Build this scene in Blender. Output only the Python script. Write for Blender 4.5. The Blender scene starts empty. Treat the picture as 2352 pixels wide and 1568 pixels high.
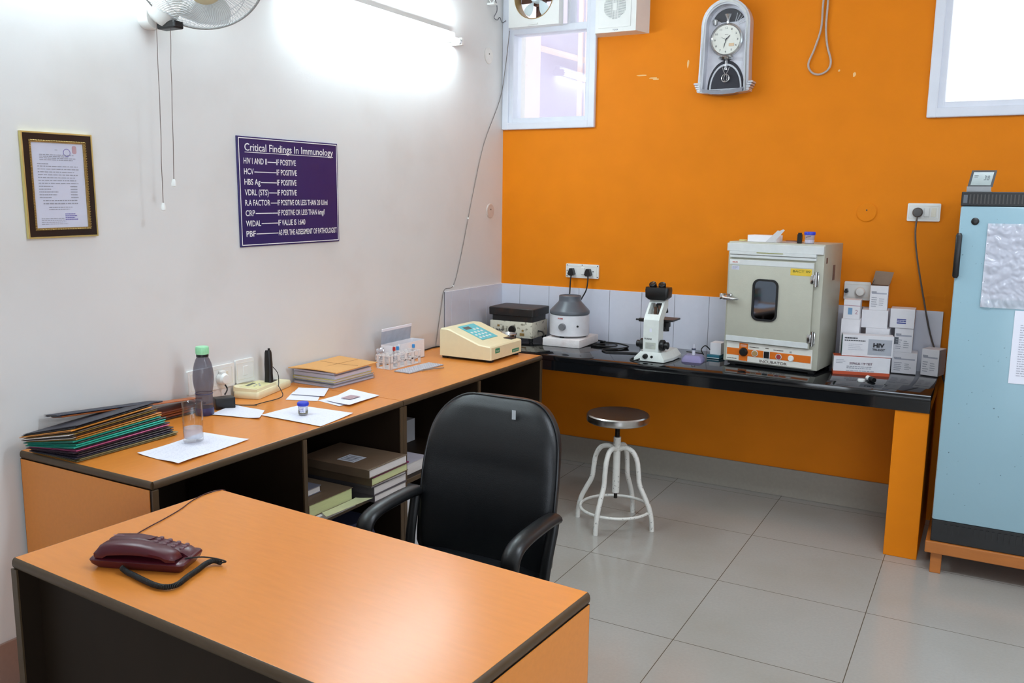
import bpy, bmesh, math, random
from mathutils import Vector, Matrix, Euler
from math import sin, cos, pi, radians, atan2, sqrt

S = bpy.context.scene
COL = S.collection
random.seed(7)

# ---------------------------------------------------------------- camera
R = Vector((0.87578666, 0.48252735, 0.01284841))
U = Vector((-0.08815971, 0.13372625, 0.98708923))
F = U.cross(R)
cam_data = bpy.data.cameras.new('camera')
cam = bpy.data.objects.new('camera', cam_data)
COL.objects.link(cam)
m = Matrix((R, U, -F)).transposed().to_4x4()
m.translation = Vector((2.7455, -4.8565, 1.6135))
cam.matrix_world = m
cam_data.sensor_width = 36.0
cam_data.lens = 36.0 * 2012.17 / 2352.0
cam_data.clip_start = 0.02
S.camera = cam

# ---------------------------------------------------------------- light
S.view_settings.view_transform = 'Standard'
S.view_settings.look = 'None'
S.view_settings.gamma = 1.0
S.view_settings.use_curve_mapping = False
S.view_settings.exposure = 0.0
W = bpy.data.worlds.new('world'); S.world = W
W.use_nodes = True
W.node_tree.nodes['Background'].inputs[0].default_value = (0.90, 0.95, 1.0, 1)
W.node_tree.nodes['Background'].inputs[1].default_value = 2.2

def area(name, loc, target, sx, sy, power, color=(1, 1, 1)):
    l = bpy.data.lights.new(name, 'AREA'); l.shape = 'RECTANGLE'
    l.size = sx; l.size_y = sy; l.energy = power; l.color = color
    o = bpy.data.objects.new(name, l); COL.objects.link(o)
    o.location = loc
    o.rotation_euler = (Vector(target) - Vector(loc)).to_track_quat('-Z', 'Y').to_euler()
    return o
area('rear_fill', (4.6, -7.35, 1.9), (2.2, -1.5, 0.9), 1.8, 1.3, 44, (0.80, 0.93, 1.10))  # fill light added behind the camera, coloured like daylight; its source is unseen
area('rear_doorway_daylight', (2.75, -7.45, 1.05), (2.75, -1.0, 1.05), 0.8, 2.0, 15, (0.84, 0.95, 1.08))
area('overhead_fill', (3.0, -2.7, 3.05), (3.0, -2.6, 0), 1.3, 0.25, 42, (0.84, 0.96, 1.08))  # added overhead fill for tops and front faces; no fixture is modelled
area('right_fill', (5.3, -2.4, 2.6), (1.5, -1.5, 1.2), 1.3, 0.2, 22, (0.84, 0.96, 1.08))  # added fill from the right, standing in for supposed tubes out of view

# ---------------------------------------------------------------- colour and materials
def lin(c):
    return tuple(((v / 255) / 12.92 if v / 255 <= 0.04045 else ((v / 255 + 0.055) / 1.055) ** 2.4) for v in c)
MC = {}
def mat(name, rgb, rough=0.5, metal=0.0, spec=0.5, var=0.06, scale=30, bump=0.0, bscale=80, coat=0.0, aniso=None):
    """procedural material: base colour with a soft noise variation and an optional noise bump"""
    if name in MC: return MC[name]
    M = bpy.data.materials.new(name); M.use_nodes = True
    nt = M.node_tree; b = nt.nodes['Principled BSDF']
    c = lin(rgb)
    b.inputs['Roughness'].default_value = rough
    b.inputs['Metallic'].default_value = metal
    b.inputs['Specular IOR Level'].default_value = spec
    if coat: b.inputs['Coat Weight'].default_value = coat; b.inputs['Coat Roughness'].default_value = 0.1
    tc = nt.nodes.new('ShaderNodeTexCoord')
    mp = nt.nodes.new('ShaderNodeMapping')
    nt.links.new(tc.outputs['Object'], mp.inputs[0])
    if aniso: mp.inputs['Scale'].default_value = aniso
    n = nt.nodes.new('ShaderNodeTexNoise'); n.inputs['Scale'].default_value = scale; n.inputs['Detail'].default_value = 4
    nt.links.new(mp.outputs[0], n.inputs['Vector'])
    r = nt.nodes.new('ShaderNodeMixRGB')
    r.inputs[1].default_value = tuple(max(0, v * (1 - var * 1.6)) for v in c) + (1,)
    r.inputs[2].default_value = tuple(min(1, v * (1 + var * 1.6)) for v in c) + (1,)
    nt.links.new(n.outputs[0], r.inputs[0])
    nt.links.new(r.outputs[0], b.inputs['Base Color'])
    if bump:
        n2 = nt.nodes.new('ShaderNodeTexNoise'); n2.inputs['Scale'].default_value = bscale; n2.inputs['Detail'].default_value = 5
        nt.links.new(mp.outputs[0], n2.inputs['Vector'])
        bp = nt.nodes.new('ShaderNodeBump'); bp.inputs['Strength'].default_value = bump; bp.inputs['Distance'].default_value = 0.01
        nt.links.new(n2.outputs[0], bp.inputs['Height']); nt.links.new(bp.outputs[0], b.inputs['Normal'])
    M['mix'] = r.name
    MC[name] = M
    return M

def blotch(M, rgb, scale, lo, hi, amt):
    """second layer of wear / stains over a material's colour"""
    nt = M.node_tree; b = nt.nodes['Principled BSDF']
    src = b.inputs['Base Color'].links[0].from_socket
    tc = nt.nodes.new('ShaderNodeTexCoord')
    n = nt.nodes.new('ShaderNodeTexNoise'); n.inputs['Scale'].default_value = scale; n.inputs['Detail'].default_value = 6
    nt.links.new(tc.outputs['Object'], n.inputs['Vector'])
    mr = nt.nodes.new('ShaderNodeMapRange'); mr.inputs[1].default_value = lo; mr.inputs[2].default_value = hi; mr.inputs[4].default_value = amt
    nt.links.new(n.outputs[0], mr.inputs[0])
    mx = nt.nodes.new('ShaderNodeMixRGB'); mx.inputs[2].default_value = lin(rgb) + (1,)
    nt.links.new(mr.outputs[0], mx.inputs[0]); nt.links.new(src, mx.inputs[1])
    nt.links.new(mx.outputs[0], b.inputs['Base Color'])
    return M

def glass(name, tint=(1, 1, 1), ior=1.45, rough=0.0):
    if name in MC: return MC[name]
    M = bpy.data.materials.new(name); M.use_nodes = True
    b = M.node_tree.nodes['Principled BSDF']
    b.inputs['Base Color'].default_value = tuple(tint) + (1,)
    b.inputs['Transmission Weight'].default_value = 1.0
    b.inputs['Roughness'].default_value = rough; b.inputs['IOR'].default_value = ior
    MC[name] = M; return M

def sheet_glass(name, refl=0.12, tint=(1, 1, 1), rough=0.0):
    """thin pane: see-through with a mirror-like sheen"""
    if name in MC: return MC[name]
    M = bpy.data.materials.new(name); M.use_nodes = True
    nt = M.node_tree; nt.nodes.remove(nt.nodes['Principled BSDF'])
    out = nt.nodes['Material Output']
    t = nt.nodes.new('ShaderNodeBsdfTransparent'); t.inputs[0].default_value = tuple(tint) + (1,)
    g = nt.nodes.new('ShaderNodeBsdfGlossy'); g.inputs['Roughness'].default_value = rough
    lw = nt.nodes.new('ShaderNodeLayerWeight'); lw.inputs['Blend'].default_value = 0.5
    f = nt.nodes.new('ShaderNodeMath'); f.operation = 'POWER'; f.inputs[1].default_value = 4.0; nt.links.new(lw.outputs['Facing'], f.inputs[0])
    a = nt.nodes.new('ShaderNodeMath'); a.operation = 'ADD'; a.inputs[1].default_value = refl; a.use_clamp = True
    x = nt.nodes.new('ShaderNodeMixShader')
    nt.links.new(f.outputs[0], a.inputs[0]); nt.links.new(a.outputs[0], x.inputs[0])
    nt.links.new(t.outputs[0], x.inputs[1]); nt.links.new(g.outputs[0], x.inputs[2])
    nt.links.new(x.outputs[0], out.inputs[0])
    MC[name] = M; return M

def film(name, rgb, clear=0.5, tint=(1, 1, 1), rough=0.15):
    """thin translucent plastic: part see-through, part diffuse, with a sheen"""
    if name in MC: return MC[name]
    M = mat(name, rgb, rough, var=0.04); nt = M.node_tree
    b = nt.nodes['Principled BSDF']; out = nt.nodes['Material Output']
    t = nt.nodes.new('ShaderNodeBsdfTransparent'); t.inputs[0].default_value = tuple(tint) + (1,)
    x = nt.nodes.new('ShaderNodeMixShader'); x.inputs[0].default_value = clear
    nt.links.new(b.outputs[0], x.inputs[1]); nt.links.new(t.outputs[0], x.inputs[2]); nt.links.new(x.outputs[0], out.inputs[0])
    return M

def emis(name, rgb, strength):
    if name in MC: return MC[name]
    M = bpy.data.materials.new(name); M.use_nodes = True
    b = M.node_tree.nodes['Principled BSDF']
    b.inputs['Base Color'].default_value = (0.8, 0.8, 0.8, 1)
    b.inputs['Emission Color'].default_value = tuple(rgb) + (1,)
    b.inputs['Emission Strength'].default_value = strength
    MC[name] = M; return M

# ---------------------------------------------------------------- geometry helpers
def B(): return bmesh.new()
def box(bm, x0, x1, y0, y1, z0, z1, bev=0.0, seg=2):
    r = bmesh.ops.create_cube(bm, size=1.0)
    vs = r['verts']
    for v in vs:
        v.co = Vector(((x0 + x1) / 2 + v.co.x * (x1 - x0), (y0 + y1) / 2 + v.co.y * (y1 - y0), (z0 + z1) / 2 + v.co.z * (z1 - z0)))
    if bev > 0:
        es = list({e for v in vs for e in v.link_edges})
        bmesh.ops.bevel(bm, geom=es, offset=bev, segments=seg, affect='EDGES', profile=0.5)
    return bm
def frame_of(d):
    d = d.normalized()
    a = Vector((0, 0, 1)) if abs(d.z) < 0.9 else Vector((1, 0, 0))
    x = a.cross(d).normalized(); return x, d.cross(x).normalized()
def cyl(bm, p0, p1, r0, r1=None, n=24, caps=True):
    p0, p1 = Vector(p0), Vector(p1); r1 = r0 if r1 is None else r1
    x, y = frame_of(p1 - p0)
    a = [bm.verts.new(p0 + (x * cos(2 * pi * i / n) + y * sin(2 * pi * i / n)) * r0) for i in range(n)]
    b = [bm.verts.new(p1 + (x * cos(2 * pi * i / n) + y * sin(2 * pi * i / n)) * r1) for i in range(n)]
    for i in range(n): bm.faces.new((a[i], a[(i + 1) % n], b[(i + 1) % n], b[i]))
    if caps: bm.faces.new(a[::-1]); bm.faces.new(b)
    return bm
def lathe(bm, prof, n=32, o=(0, 0, 0), axis=(0, 0, 1)):
    o = Vector(o); d = Vector(axis).normalized(); x, y = frame_of(d)
    rings = []
    for r, z in prof:
        if r < 1e-6: rings.append([bm.verts.new(o + d * z)])
        else: rings.append([bm.verts.new(o + d * z + (x * cos(2 * pi * i / n) + y * sin(2 * pi * i / n)) * r) for i in range(n)])
    for a, b in zip(rings, rings[1:]):
        if len(a) == 1 and len(b) == 1: continue
        for i in range(n):
            j = (i + 1) % n
            if len(a) == 1: bm.faces.new((a[0], b[j], b[i]))
            elif len(b) == 1: bm.faces.new((a[i], a[j], b[0]))
            else: bm.faces.new((a[i], a[j], b[j], b[i]))
    return bm
def spline(pts, k=6, closed=False):
    P = [Vector(p) for p in pts]; out = []; n = len(P)
    for i in range(n if closed else n - 1):
        if closed: a, b, c, d = P[(i - 1) % n], P[i], P[(i + 1) % n], P[(i + 2) % n]
        else: a, b, c, d = P[max(i - 1, 0)], P[i], P[i + 1], P[min(i + 2, n - 1)]
        for j in range(k):
            t = j / k
            out.append(0.5 * ((2 * b) + (c - a) * t + (2 * a - 5 * b + 4 * c - d) * t * t + (3 * b - a - 3 * c + d) * t ** 3))
    if not closed: out.append(P[-1].copy())
    return out
def tube(bm, pts, r, n=8, closed=False, caps=True, sx=1.0, up=None):
    """swept tube; r may be a list; sx widens it along the side direction"""
    P = [Vector(p) for p in pts]; N = len(P); rings = []
    px = None
    for i in range(N):
        if closed: d = P[(i + 1) % N] - P[i - 1]
        else: d = P[min(i + 1, N - 1)] - P[max(i - 1, 0)]
        if d.length < 1e-9: d = Vector((0, 0, 1))
        d.normalize()
        if up is not None: x = Vector(up).normalized()
        elif px is None: x, _ = frame_of(d)
        else: x = (px - d * px.dot(d)); x = x.normalized() if x.length > 1e-6 else frame_of(d)[0]
        px = x; y = d.cross(x).normalized()
        rr = r[i] if isinstance(r, (list, tuple)) else r
        rings.append([bm.verts.new(P[i] + x * cos(2 * pi * k / n) * rr * sx + y * sin(2 * pi * k / n) * rr) for k in range(n)])
    for i in range(N if closed else N - 1):
        a, b = rings[i], rings[(i + 1) % N]
        for k in range(n): bm.faces.new((a[k], a[(k + 1) % n], b[(k + 1) % n], b[k]))
    if caps and not closed: bm.faces.new(rings[0][::-1]); bm.faces.new(rings[-1])
    return bm
def loft(bm, rings, caps=True):
    V = [[bm.verts.new(p) for p in r] for r in rings]
    n = len(V[0])
    for a, b in zip(V, V[1:]):
        for k in range(n): bm.faces.new((a[k], a[(k + 1) % n], b[(k + 1) % n], b[k]))
    if caps: bm.faces.new(V[0][::-1]); bm.faces.new(V[-1])
    return bm
def prism(bm, poly, o, ex, ey, d):
    """polygon (2-D) placed at o along ex, ey and extruded by the vector d"""
    o, ex, ey, d = Vector(o), Vector(ex), Vector(ey), Vector(d)
    a = [bm.verts.new(o + ex * u + ey * v) for u, v in poly]
    b = [bm.verts.new(o + ex * u + ey * v + d) for u, v in poly]
    n = len(a)
    bm.faces.new(a[::-1]); bm.faces.new(b)
    for i in range(n): bm.faces.new((a[i], a[(i + 1) % n], b[(i + 1) % n], b[i]))
    return bm
def rrect(w, h, r, k=5, cx=0, cy=0):
    out = []
    for sx, sy, a0 in ((1, 1, 0), (-1, 1, 90), (-1, -1, 180), (1, -1, 270)):
        for i in range(k + 1):
            a = radians(a0 + 90 * i / k)
            out.append((cx + sx * (w / 2 - r) + r * cos(a), cy + sy * (h / 2 - r) + r * sin(a)))
    return out
def ringpoly(bm, outer, inner, o, ex, ey, d):
    """flat ring between two outlines with equal point counts, extruded"""
    o, ex, ey, d = Vector(o), Vector(ex), Vector(ey), Vector(d)
    f = lambda P, k: [bm.verts.new(o + ex * u + ey * v + d * k) for u, v in P]
    a, b, c, e = f(outer, 0), f(inner, 0), f(outer, 1), f(inner, 1)
    n = len(a)
    for i in range(n):
        j = (i + 1) % n
        bm.faces.new((a[i], b[i], b[j], a[j])); bm.faces.new((c[i], c[j], e[j], e[i]))
        bm.faces.new((a[i], a[j], c[j], c[i])); bm.faces.new((b[i], e[i], e[j], b[j]))
    return bm
def circ(r, n=32, cx=0, cy=0): return [(cx + r * cos(2 * pi * i / n), cy + r * sin(2 * pi * i / n)) for i in range(n)]
def strip(bm, o, ex, ey, u0, u1, v0, v1, nrm, lift=0.0006):
    o, ex, ey, nrm = Vector(o), Vector(ex), Vector(ey), Vector(nrm)
    vs = [bm.verts.new(o + ex * u + ey * v + nrm * lift) for u, v in ((u0, v0), (u1, v0), (u1, v1), (u0, v1))]
    bm.faces.new(vs)

_dg_cache = {}
def text_verts(s, bold):
    key = (s, bold)
    if key in _dg_cache: return _dg_cache[key]
    cu = bpy.data.curves.new('lettering_curve', 'FONT'); cu.body = s; cu.offset = bold; cu.resolution_u = 3
    o = bpy.data.objects.new('lettering_curve', cu); COL.objects.link(o)
    dg = bpy.context.evaluated_depsgraph_get(); dg.update()
    me = bpy.data.meshes.new_from_object(o.evaluated_get(dg))
    vs = [v.co.copy() for v in me.vertices]; fs = [tuple(p.vertices) for p in me.polygons]
    bpy.data.objects.remove(o); bpy.data.meshes.remove(me); bpy.data.curves.remove(cu)
    _dg_cache[key] = (vs, fs); return vs, fs
def text(bm, s, o, ex, ey, w=None, h=None, bold=0.0, lift=0.0008, cap=None):
    """s starts at o, running along ex, letters up along ey; w = full width, h = height of the capitals"""
    vs, fs = text_verts(s, bold)
    if not vs: return
    x0 = min(v.x for v in vs); x1 = max(v.x for v in vs)
    ky = (h or 0.01) / 0.72
    kx = (w / (x1 - x0)) if w else ky
    o, ex, ey = Vector(o), Vector(ex), Vector(ey); n = ex.cross(ey).normalized()
    V = [bm.verts.new(o + ex * ((v.x - x0) * kx) + ey * (v.y * ky) + n * lift) for v in vs]
    for f in fs:
        try: bm.faces.new([V[i] for i in f])
        except ValueError: pass
def scribble(bm, o, ex, ey, w, h, rows, fill=0.45, seed=1, lift=0.0007, ragged=0.4):
    """rows of small dashes: print too fine to read"""
    rnd = random.Random(seed); n = Vector(ex).cross(Vector(ey)).normalized()
    for r in range(rows):
        y = h - (r + 0.75) * h / rows; hh = h / rows * fill
        x = 0; end = w * (1 - rnd.random() * ragged)
        while x < end:
            l = w * (0.03 + rnd.random() * 0.09); l = min(l, end - x)
            strip(bm, o, ex, ey, x, x + l, y, y + hh, n, lift); x += l + w * 0.018

def obj(name, bm, material, parent=None, smooth=None, loc=None, rot=None, kind=None, label=None, mats=None):
    bmesh.ops.recalc_face_normals(bm, faces=bm.faces) if smooth != 'keep' else None
    me = bpy.data.meshes.new(name); bm.to_mesh(me); bm.free()
    me.materials.append(material)
    for x in (mats or []): me.materials.append(x)
    if smooth and smooth != 'keep':
        ang = radians(35) if smooth is True else radians(smooth)
        for p in me.polygons: p.use_smooth = True
        me.set_sharp_from_angle(angle=ang)
    o = bpy.data.objects.new(name, me); COL.objects.link(o)
    if parent: o.parent = parent
    if loc: o.location = loc
    if rot: o.rotation_euler = rot
    if kind: o['kind'] = kind
    if label: o['label'] = label
    return o
def T(name, label, cat, loc=(0, 0, 0), rz=0.0, group=None, rot=None):
    o = bpy.data.objects.new(name, None); COL.objects.link(o)
    o.empty_display_size = 0.05
    o.location = loc; o.rotation_euler = rot if rot else (0, 0, rz)
    o['label'] = label; o['category'] = cat
    if group: o['group'] = group
    return o
def tag(o, label, cat, group=None):
    o['label'] = label; o['category'] = cat
    if group: o['group'] = group
    return o
def dup(root, loc=None, rz=None, label=None, group=None):
    r = root.copy(); COL.objects.link(r)
    if loc: r.location = loc
    if rz is not None: r.rotation_euler = (0, 0, rz)
    if label: r['label'] = label
    if group: r['group'] = group
    for ch in list(root.children):
        c = ch.copy(); COL.objects.link(c); c.parent = r
        for g in list(ch.children):
            d = g.copy(); COL.objects.link(d); d.parent = c
    return r

X, Y, Z = Vector((1, 0, 0)), Vector((0, 1, 0)), Vector((0, 0, 1))

# ---------------------------------------------------------------- palette
m_wall_w = mat('white_wall_paint', (222, 221, 219), 0.75, var=0.02, scale=3, bump=0.12, bscale=9)
blotch(m_wall_w, (196, 190, 182), 2.3, 0.52, 0.8, 0.35)
m_wall_o = mat('orange_wall_paint', (226, 127, 8), 0.66, var=0.06, scale=5, bump=0.10, bscale=14, spec=0.2)
m_ceiling = mat('ceiling_paint', (235, 235, 232), 0.8, var=0.02)
m_lam = mat('orange_laminate', (218, 134, 54), 0.26, var=0.05, scale=14, spec=0.5, aniso=(1, 6, 6))
m_edge = mat('brown_edge_band', (74, 57, 37), 0.45, var=0.12, scale=25)
m_dark = mat('dark_wood', (35, 25, 16), 0.55, spec=0.2, var=0.18, scale=12, aniso=(1, 1, 0.25))
m_granite = mat('black_granite', (20, 21, 23), 0.07, var=0.4, scale=250, spec=0.6)
m_white = mat('white_plastic', (232, 232, 228), 0.35, var=0.02)
m_offw = mat('off_white_plastic', (226, 221, 205), 0.4, var=0.03)
m_cream = mat('cream_casing', (232, 221, 182), 0.42, var=0.03, bump=0.03, bscale=300)
m_black = mat('black_plastic', (17, 17, 18), 0.38, var=0.1)
m_leather = mat('black_leatherette', (14, 16, 19), 0.38, var=0.12, bump=0.12, bscale=420)
m_rub = mat('black_rubber', (14, 14, 14), 0.6)
m_grey = mat('dark_grey_plastic', (88, 93, 100), 0.35, var=0.04)
m_chrome = mat('chrome', (205, 205, 205), 0.14, metal=1.0, var=0.03)
m_steel = mat('brushed_steel', (170, 168, 164), 0.28, metal=1.0, var=0.06)
m_silver = mat('silver_clock_case', (214, 216, 222), 0.25, metal=0.35, var=0.03)
m_wframe = mat('window_frame_paint', (224, 227, 236), 0.4, var=0.04, scale=12)
m_tile = mat('lavender_white_tile', (212, 213, 224), 0.16, var=0.02)
m_grout = mat('tile_joint', (128, 126, 132), 0.8)
m_skirt = mat('grey_skirting_tile', (158, 150, 138), 0.35, var=0.06, scale=60)
m_skirtl = mat('pinkish_skirting_tile', (150, 122, 110), 0.35, var=0.06, scale=60)
m_paper = mat('white_paper', (233, 233, 243), 0.7, var=0.015)
m_card = mat('white_cardboard', (240, 237, 240), 0.6, var=0.03)
m_ink = mat('black_ink', (42, 40, 46), 0.6)
m_greyink = mat('grey_ink', (160, 160, 170), 0.6)
m_blueink = mat('blue_ink', (60, 70, 150), 0.6)
m_redink = mat('red_ink', (190, 50, 40), 0.6)
m_whiteink = mat('white_lettering', (240, 240, 240), 0.5)
m_enam = mat('white_enamel_paint', (224, 220, 212), 0.4, var=0.04, scale=40)
blotch(m_enam, (90, 78, 68), 95, 0.63, 0.68, 0.7)
m_pages = mat('page_block', (214, 208, 204), 0.8, var=0.12, scale=60, aniso=(0.3, 0.3, 14))
m_kraft = mat('kraft_brown_paper', (214, 158, 92), 0.6, var=0.05, scale=10)

# ---------------------------------------------------------------- setting
RX, RY, RH = 5.6, -7.6, 3.15
def struct(name, bm, material, parent=None, smooth=None):
    o = obj(name, bm, material, parent, smooth)
    if parent is None: o['kind'] = 'structure'
    return o
# floor: 600 mm vitrified tiles, thin joints in the material
m_floor = mat('vitrified_floor_tile', (168, 163, 156), 0.17, var=0.05, scale=90, spec=0.5)
blotch(m_floor, (146, 136, 120), 1.7, 0.45, 0.75, 0.35)
nt = m_floor.node_tree; bs = nt.nodes['Principled BSDF']
tc = nt.nodes.new('ShaderNodeTexCoord'); sp = nt.nodes.new('ShaderNodeSeparateXYZ'); nt.links.new(tc.outputs['Object'], sp.inputs[0])
def joint(sock, off):
    a = nt.nodes.new('ShaderNodeMath'); a.operation = 'SUBTRACT'; a.inputs[1].default_value = off - 6.0; nt.links.new(sock, a.inputs[0])
    d = nt.nodes.new('ShaderNodeMath'); d.operation = 'DIVIDE'; d.inputs[1].default_value = 0.6; nt.links.new(a.outputs[0], d.inputs[0])
    f = nt.nodes.new('ShaderNodeMath'); f.operation = 'FRACT'; nt.links.new(d.outputs[0], f.inputs[0])
    l = nt.nodes.new('ShaderNodeMath'); l.operation = 'LESS_THAN'; l.inputs[1].default_value = 0.0055; nt.links.new(f.outputs[0], l.inputs[0])
    return l.outputs[0]
ja, jb = joint(sp.outputs[0], 1.2155), joint(sp.outputs[1], -0.684 - 6.0)
mxm = nt.nodes.new('ShaderNodeMath'); mxm.operation = 'MAXIMUM'; nt.links.new(ja, mxm.inputs[0]); nt.links.new(jb, mxm.inputs[1])
src = bs.inputs['Base Color'].links[0].from_socket
mj = nt.nodes.new('ShaderNodeMixRGB'); mj.inputs[2].default_value = lin((96, 86, 74)) + (1,)
nt.links.new(mxm.outputs[0], mj.inputs[0]); nt.links.new(src, mj.inputs[1]); nt.links.new(mj.outputs[0], bs.inputs['Base Color'])
struct('floor', box(B(), 0, RX, RY, 0, -0.08, 0), m_floor)
struct('ceiling', box(B(), -0.2, RX + 0.2, RY - 0.2, 0.2, RH, RH + 0.1), m_ceiling)
struct('wall_left', box(B(), -0.2, 0, RY, 0.2, 0, RH), m_wall_w)
struct('wall_right', box(B(), RX, RX + 0.2, RY, 0.2, 0, RH), m_wall_w)
bm = B(); box(bm, -0.2, 2.3, RY - 0.2, RY, 0, RH); box(bm, 2.3, 3.2, RY - 0.2, RY, 2.1, RH); box(bm, 3.2, 3.6, RY - 0.2, RY, 0, RH); box(bm, 5.5, RX + 0.2, RY - 0.2, RY, 0, RH)
box(bm, 3.6, 5.5, RY - 0.2, RY, 0, 1.2); box(bm, 3.6, 5.5, RY - 0.2, RY, 2.6, RH)
struct('wall_rear', bm, m_wall_w)
# back wall with two window openings
W1 = (0.045, 0.58, 2.085, 3.02); W2 = (2.43, 3.55, 2.08, 3.02)
def pierced(y0, y1, x0=0):
    bm = B()
    box(bm, x0, W1[0], y0, y1, 0, RH); box(bm, W1[0], W1[1], y0, y1, 0, W1[2]); box(bm, W1[0], W1[1], y0, y1, W1[3], RH)
    box(bm, W1[1], W2[0], y0, y1, 0, RH); box(bm, W2[0], W2[1], y0, y1, 0, W2[2]); box(bm, W2[0], W2[1], y0, y1, W2[3], RH)
    box(bm, W2[1], RX, y0, y1, 0, RH); return bm
struct('wall_outer', pierced(0.05, 0.2), mat('white_masonry', (228, 226, 224), 0.8))
bm = pierced(0, 0.05)
wb = struct('wall_back', bm, m_wall_o)
# chips where the orange paint has come off
bm = B(); rnd = random.Random(3)
for cx, cz, w, h in ((1.168, 2.365, 0.008, 0.055), (0.968, 2.300, 0.030, 0.010), (0.985, 2.293, 0.022, 0.010), (0.900, 2.318, 0.036, 0.008), (2.040, 2.262, 0.008, 0.035), (1.965, 2.285, 0.006, 0.012)):
    k = 9; vs = []
    for i in range(k):
        a = 2 * pi * i / k; q = 0.6 + 0.4 * rnd.random()
        vs.append(bm.verts.new((cx + cos(a) * w * q + (0.25 * w if h > w else 0) * sin(a), -0.0007, cz + sin(a) * h * q * 0.5)))
    bm.faces.new(vs)
obj('peeled_paint_patches', bm, mat('bare_plaster', (236, 188, 128), 0.8), wb)

def window(name, x0, x1, z0, z1, fr, rail=None, mull=None):
    """frame proud of the wall with a stepped inner moulding, panes set back"""
    bm = B()
    def ring(a0, a1, b0, b1, t, y0, y1, bev=0.006):
        box(bm, a0, a0 + t, y0, y1, b0, b1, bev); box(bm, a1 - t, a1, y0, y1, b0, b1, bev)
        box(bm, a0 + t * 0.9, a1 - t * 0.9, y0, y1, b0, b0 + t, bev); box(bm, a0 + t * 0.9, a1 - t * 0.9, y0, y1, b1 - t, b1, bev)
    ring(x0, x1, z0, z1, fr * 0.62, -0.022, 0.06)
    ring(x0 + fr * 0.5, x1 - fr * 0.5, z0 + fr * 0.5, z1 - fr * 0.5, fr * 0.5, -0.006, 0.10)
    if rail: box(bm, x0 + fr * 0.6, x1 - fr * 0.6, -0.004, 0.09, rail[0], rail[1], 0.005)
    if mull: box(bm, mull[0], mull[1], -0.004, 0.09, rail[1] - 0.004, z1 - fr * 0.6, 0.005)
    w = struct(name, bm, m_wframe)
    return w
w1 = window('window_1', -0.0 + 0.001, 0.621, 2.038, 3.06, 0.07, rail=(2.598, 2.640), mull=(0.425, 0.447))
obj('window_pane', box(B(), 0.07, 0.56, 0.05, 0.054, 2.10, 2.60), sheet_glass('window_glass', 0.14), w1)
obj('window_pane', box(B(), 0.445, 0.56, 0.05, 0.054, 2.64, 3.0), sheet_glass('window_glass'), w1)
w2 = window('window_2', 2.389, 3.60, 2.035, 3.06, 0.075)
obj('window_pane', box(B(), 2.455, 3.535, 0.05, 0.054, 2.10, 2.99), sheet_glass('window_glass'), w2)
# world outside window_1: a pale pier, a plastered wall and its pink pipes
m_ext = mat('pale_pink_render', (245, 226, 222), 0.8, var=0.03, scale=6)
m_extb = mat('pale_lavender_render', (214, 212, 232), 0.8, var=0.06, scale=5)
e = tag(obj('neighbouring_building', box(B(), -1.6, 0.9, 1.50, 1.7, 0.0, 3.9), m_extb), 'pale lavender building wall outside the small window', 'building')
e2 = obj('pier', box(B(), -0.75, -0.26, 0.75, 1.0, 0.0, 3.9), m_ext, e)
bm = B(); box(bm, -0.15, -0.12, 1.40, 1.43, 0, 3.9); box(bm, -0.10, -0.07, 1.42, 1.45, 0, 3.9); obj('pipe', bm, m_ext, e)
bm = B(); tube(bm, [(-1.0, 1.46, 2.93), (0.6, 1.46, 2.45)], 0.022, 8); obj('pipe', bm, m_ext, e)

# skirtings and the tiled splashback
struct('baseboard_back', box(B(), 0.01, 2.42, -0.012, 0, 0, 0.160, 0.002), m_skirt)
struct('baseboard_left', box(B(), 0, 0.012, RY, -0.001, 0, 0.155, 0.002), m_skirtl)
bm = B(); zt0, zt1 = 0.776, 1.0888
xs = [0.0, 0.1395, 0.3445, 0.5475, 0.7495, 0.9515, 1.1525, 1.3545, 1.5565, 1.7585, 1.9605, 2.1625, 2.3645, 2.545]
for a, b in zip(xs, xs[1:]): box(bm, a + 0.0012, b - 0.0012, -0.010, -0.0005, zt0, zt1, 0.001, 1)
tr = struct('trim_1', bm, m_tile)
obj('grout', box(B(), 0.0, 2.544, -0.008, 0, zt0, zt1 - 0.001), m_grout, tr)
bm = B(); ys = [-0.011, -0.20, -0.402, -0.604, -0.668]
for a, b in zip(ys, ys[1:]): box(bm, 0.0005, 0.010, b + 0.0012, a - 0.0012, zt0, zt1, 0.001, 1)
tr2 = struct('trim_2', bm, m_tile)
obj('grout', box(B(), 0, 0.008, -0.667, -0.01, zt0, zt1 - 0.001), m_grout, tr2)

# ---------------------------------------------------------------- stone counter
t = T('stone_counter', 'long black granite counter on an orange pillar along the orange wall', 'counter', (0, 0, 0))
obj('worktop', box(B(), 0.012, 2.552, -0.617, -0.0105, 0.7486, 0.7776, 0.003), m_granite, t, smooth=30)
bm = B(); box(bm, 0.012, 2.552, -0.612, -0.582, 0.693, 0.7487, 0.002); box(bm, 2.527, 2.552, -0.585, -0.012, 0.693, 0.7487, 0.002)
obj('apron', bm, m_granite, t)
m_pil = m_wall_o
bm = B(); box(bm, 2.407, 2.550, -0.605, -0.0125, 0.0, 0.693, 0.003)
pl = obj('support_pillar', bm, m_pil, t, label='orange painted masonry pillar')

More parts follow.
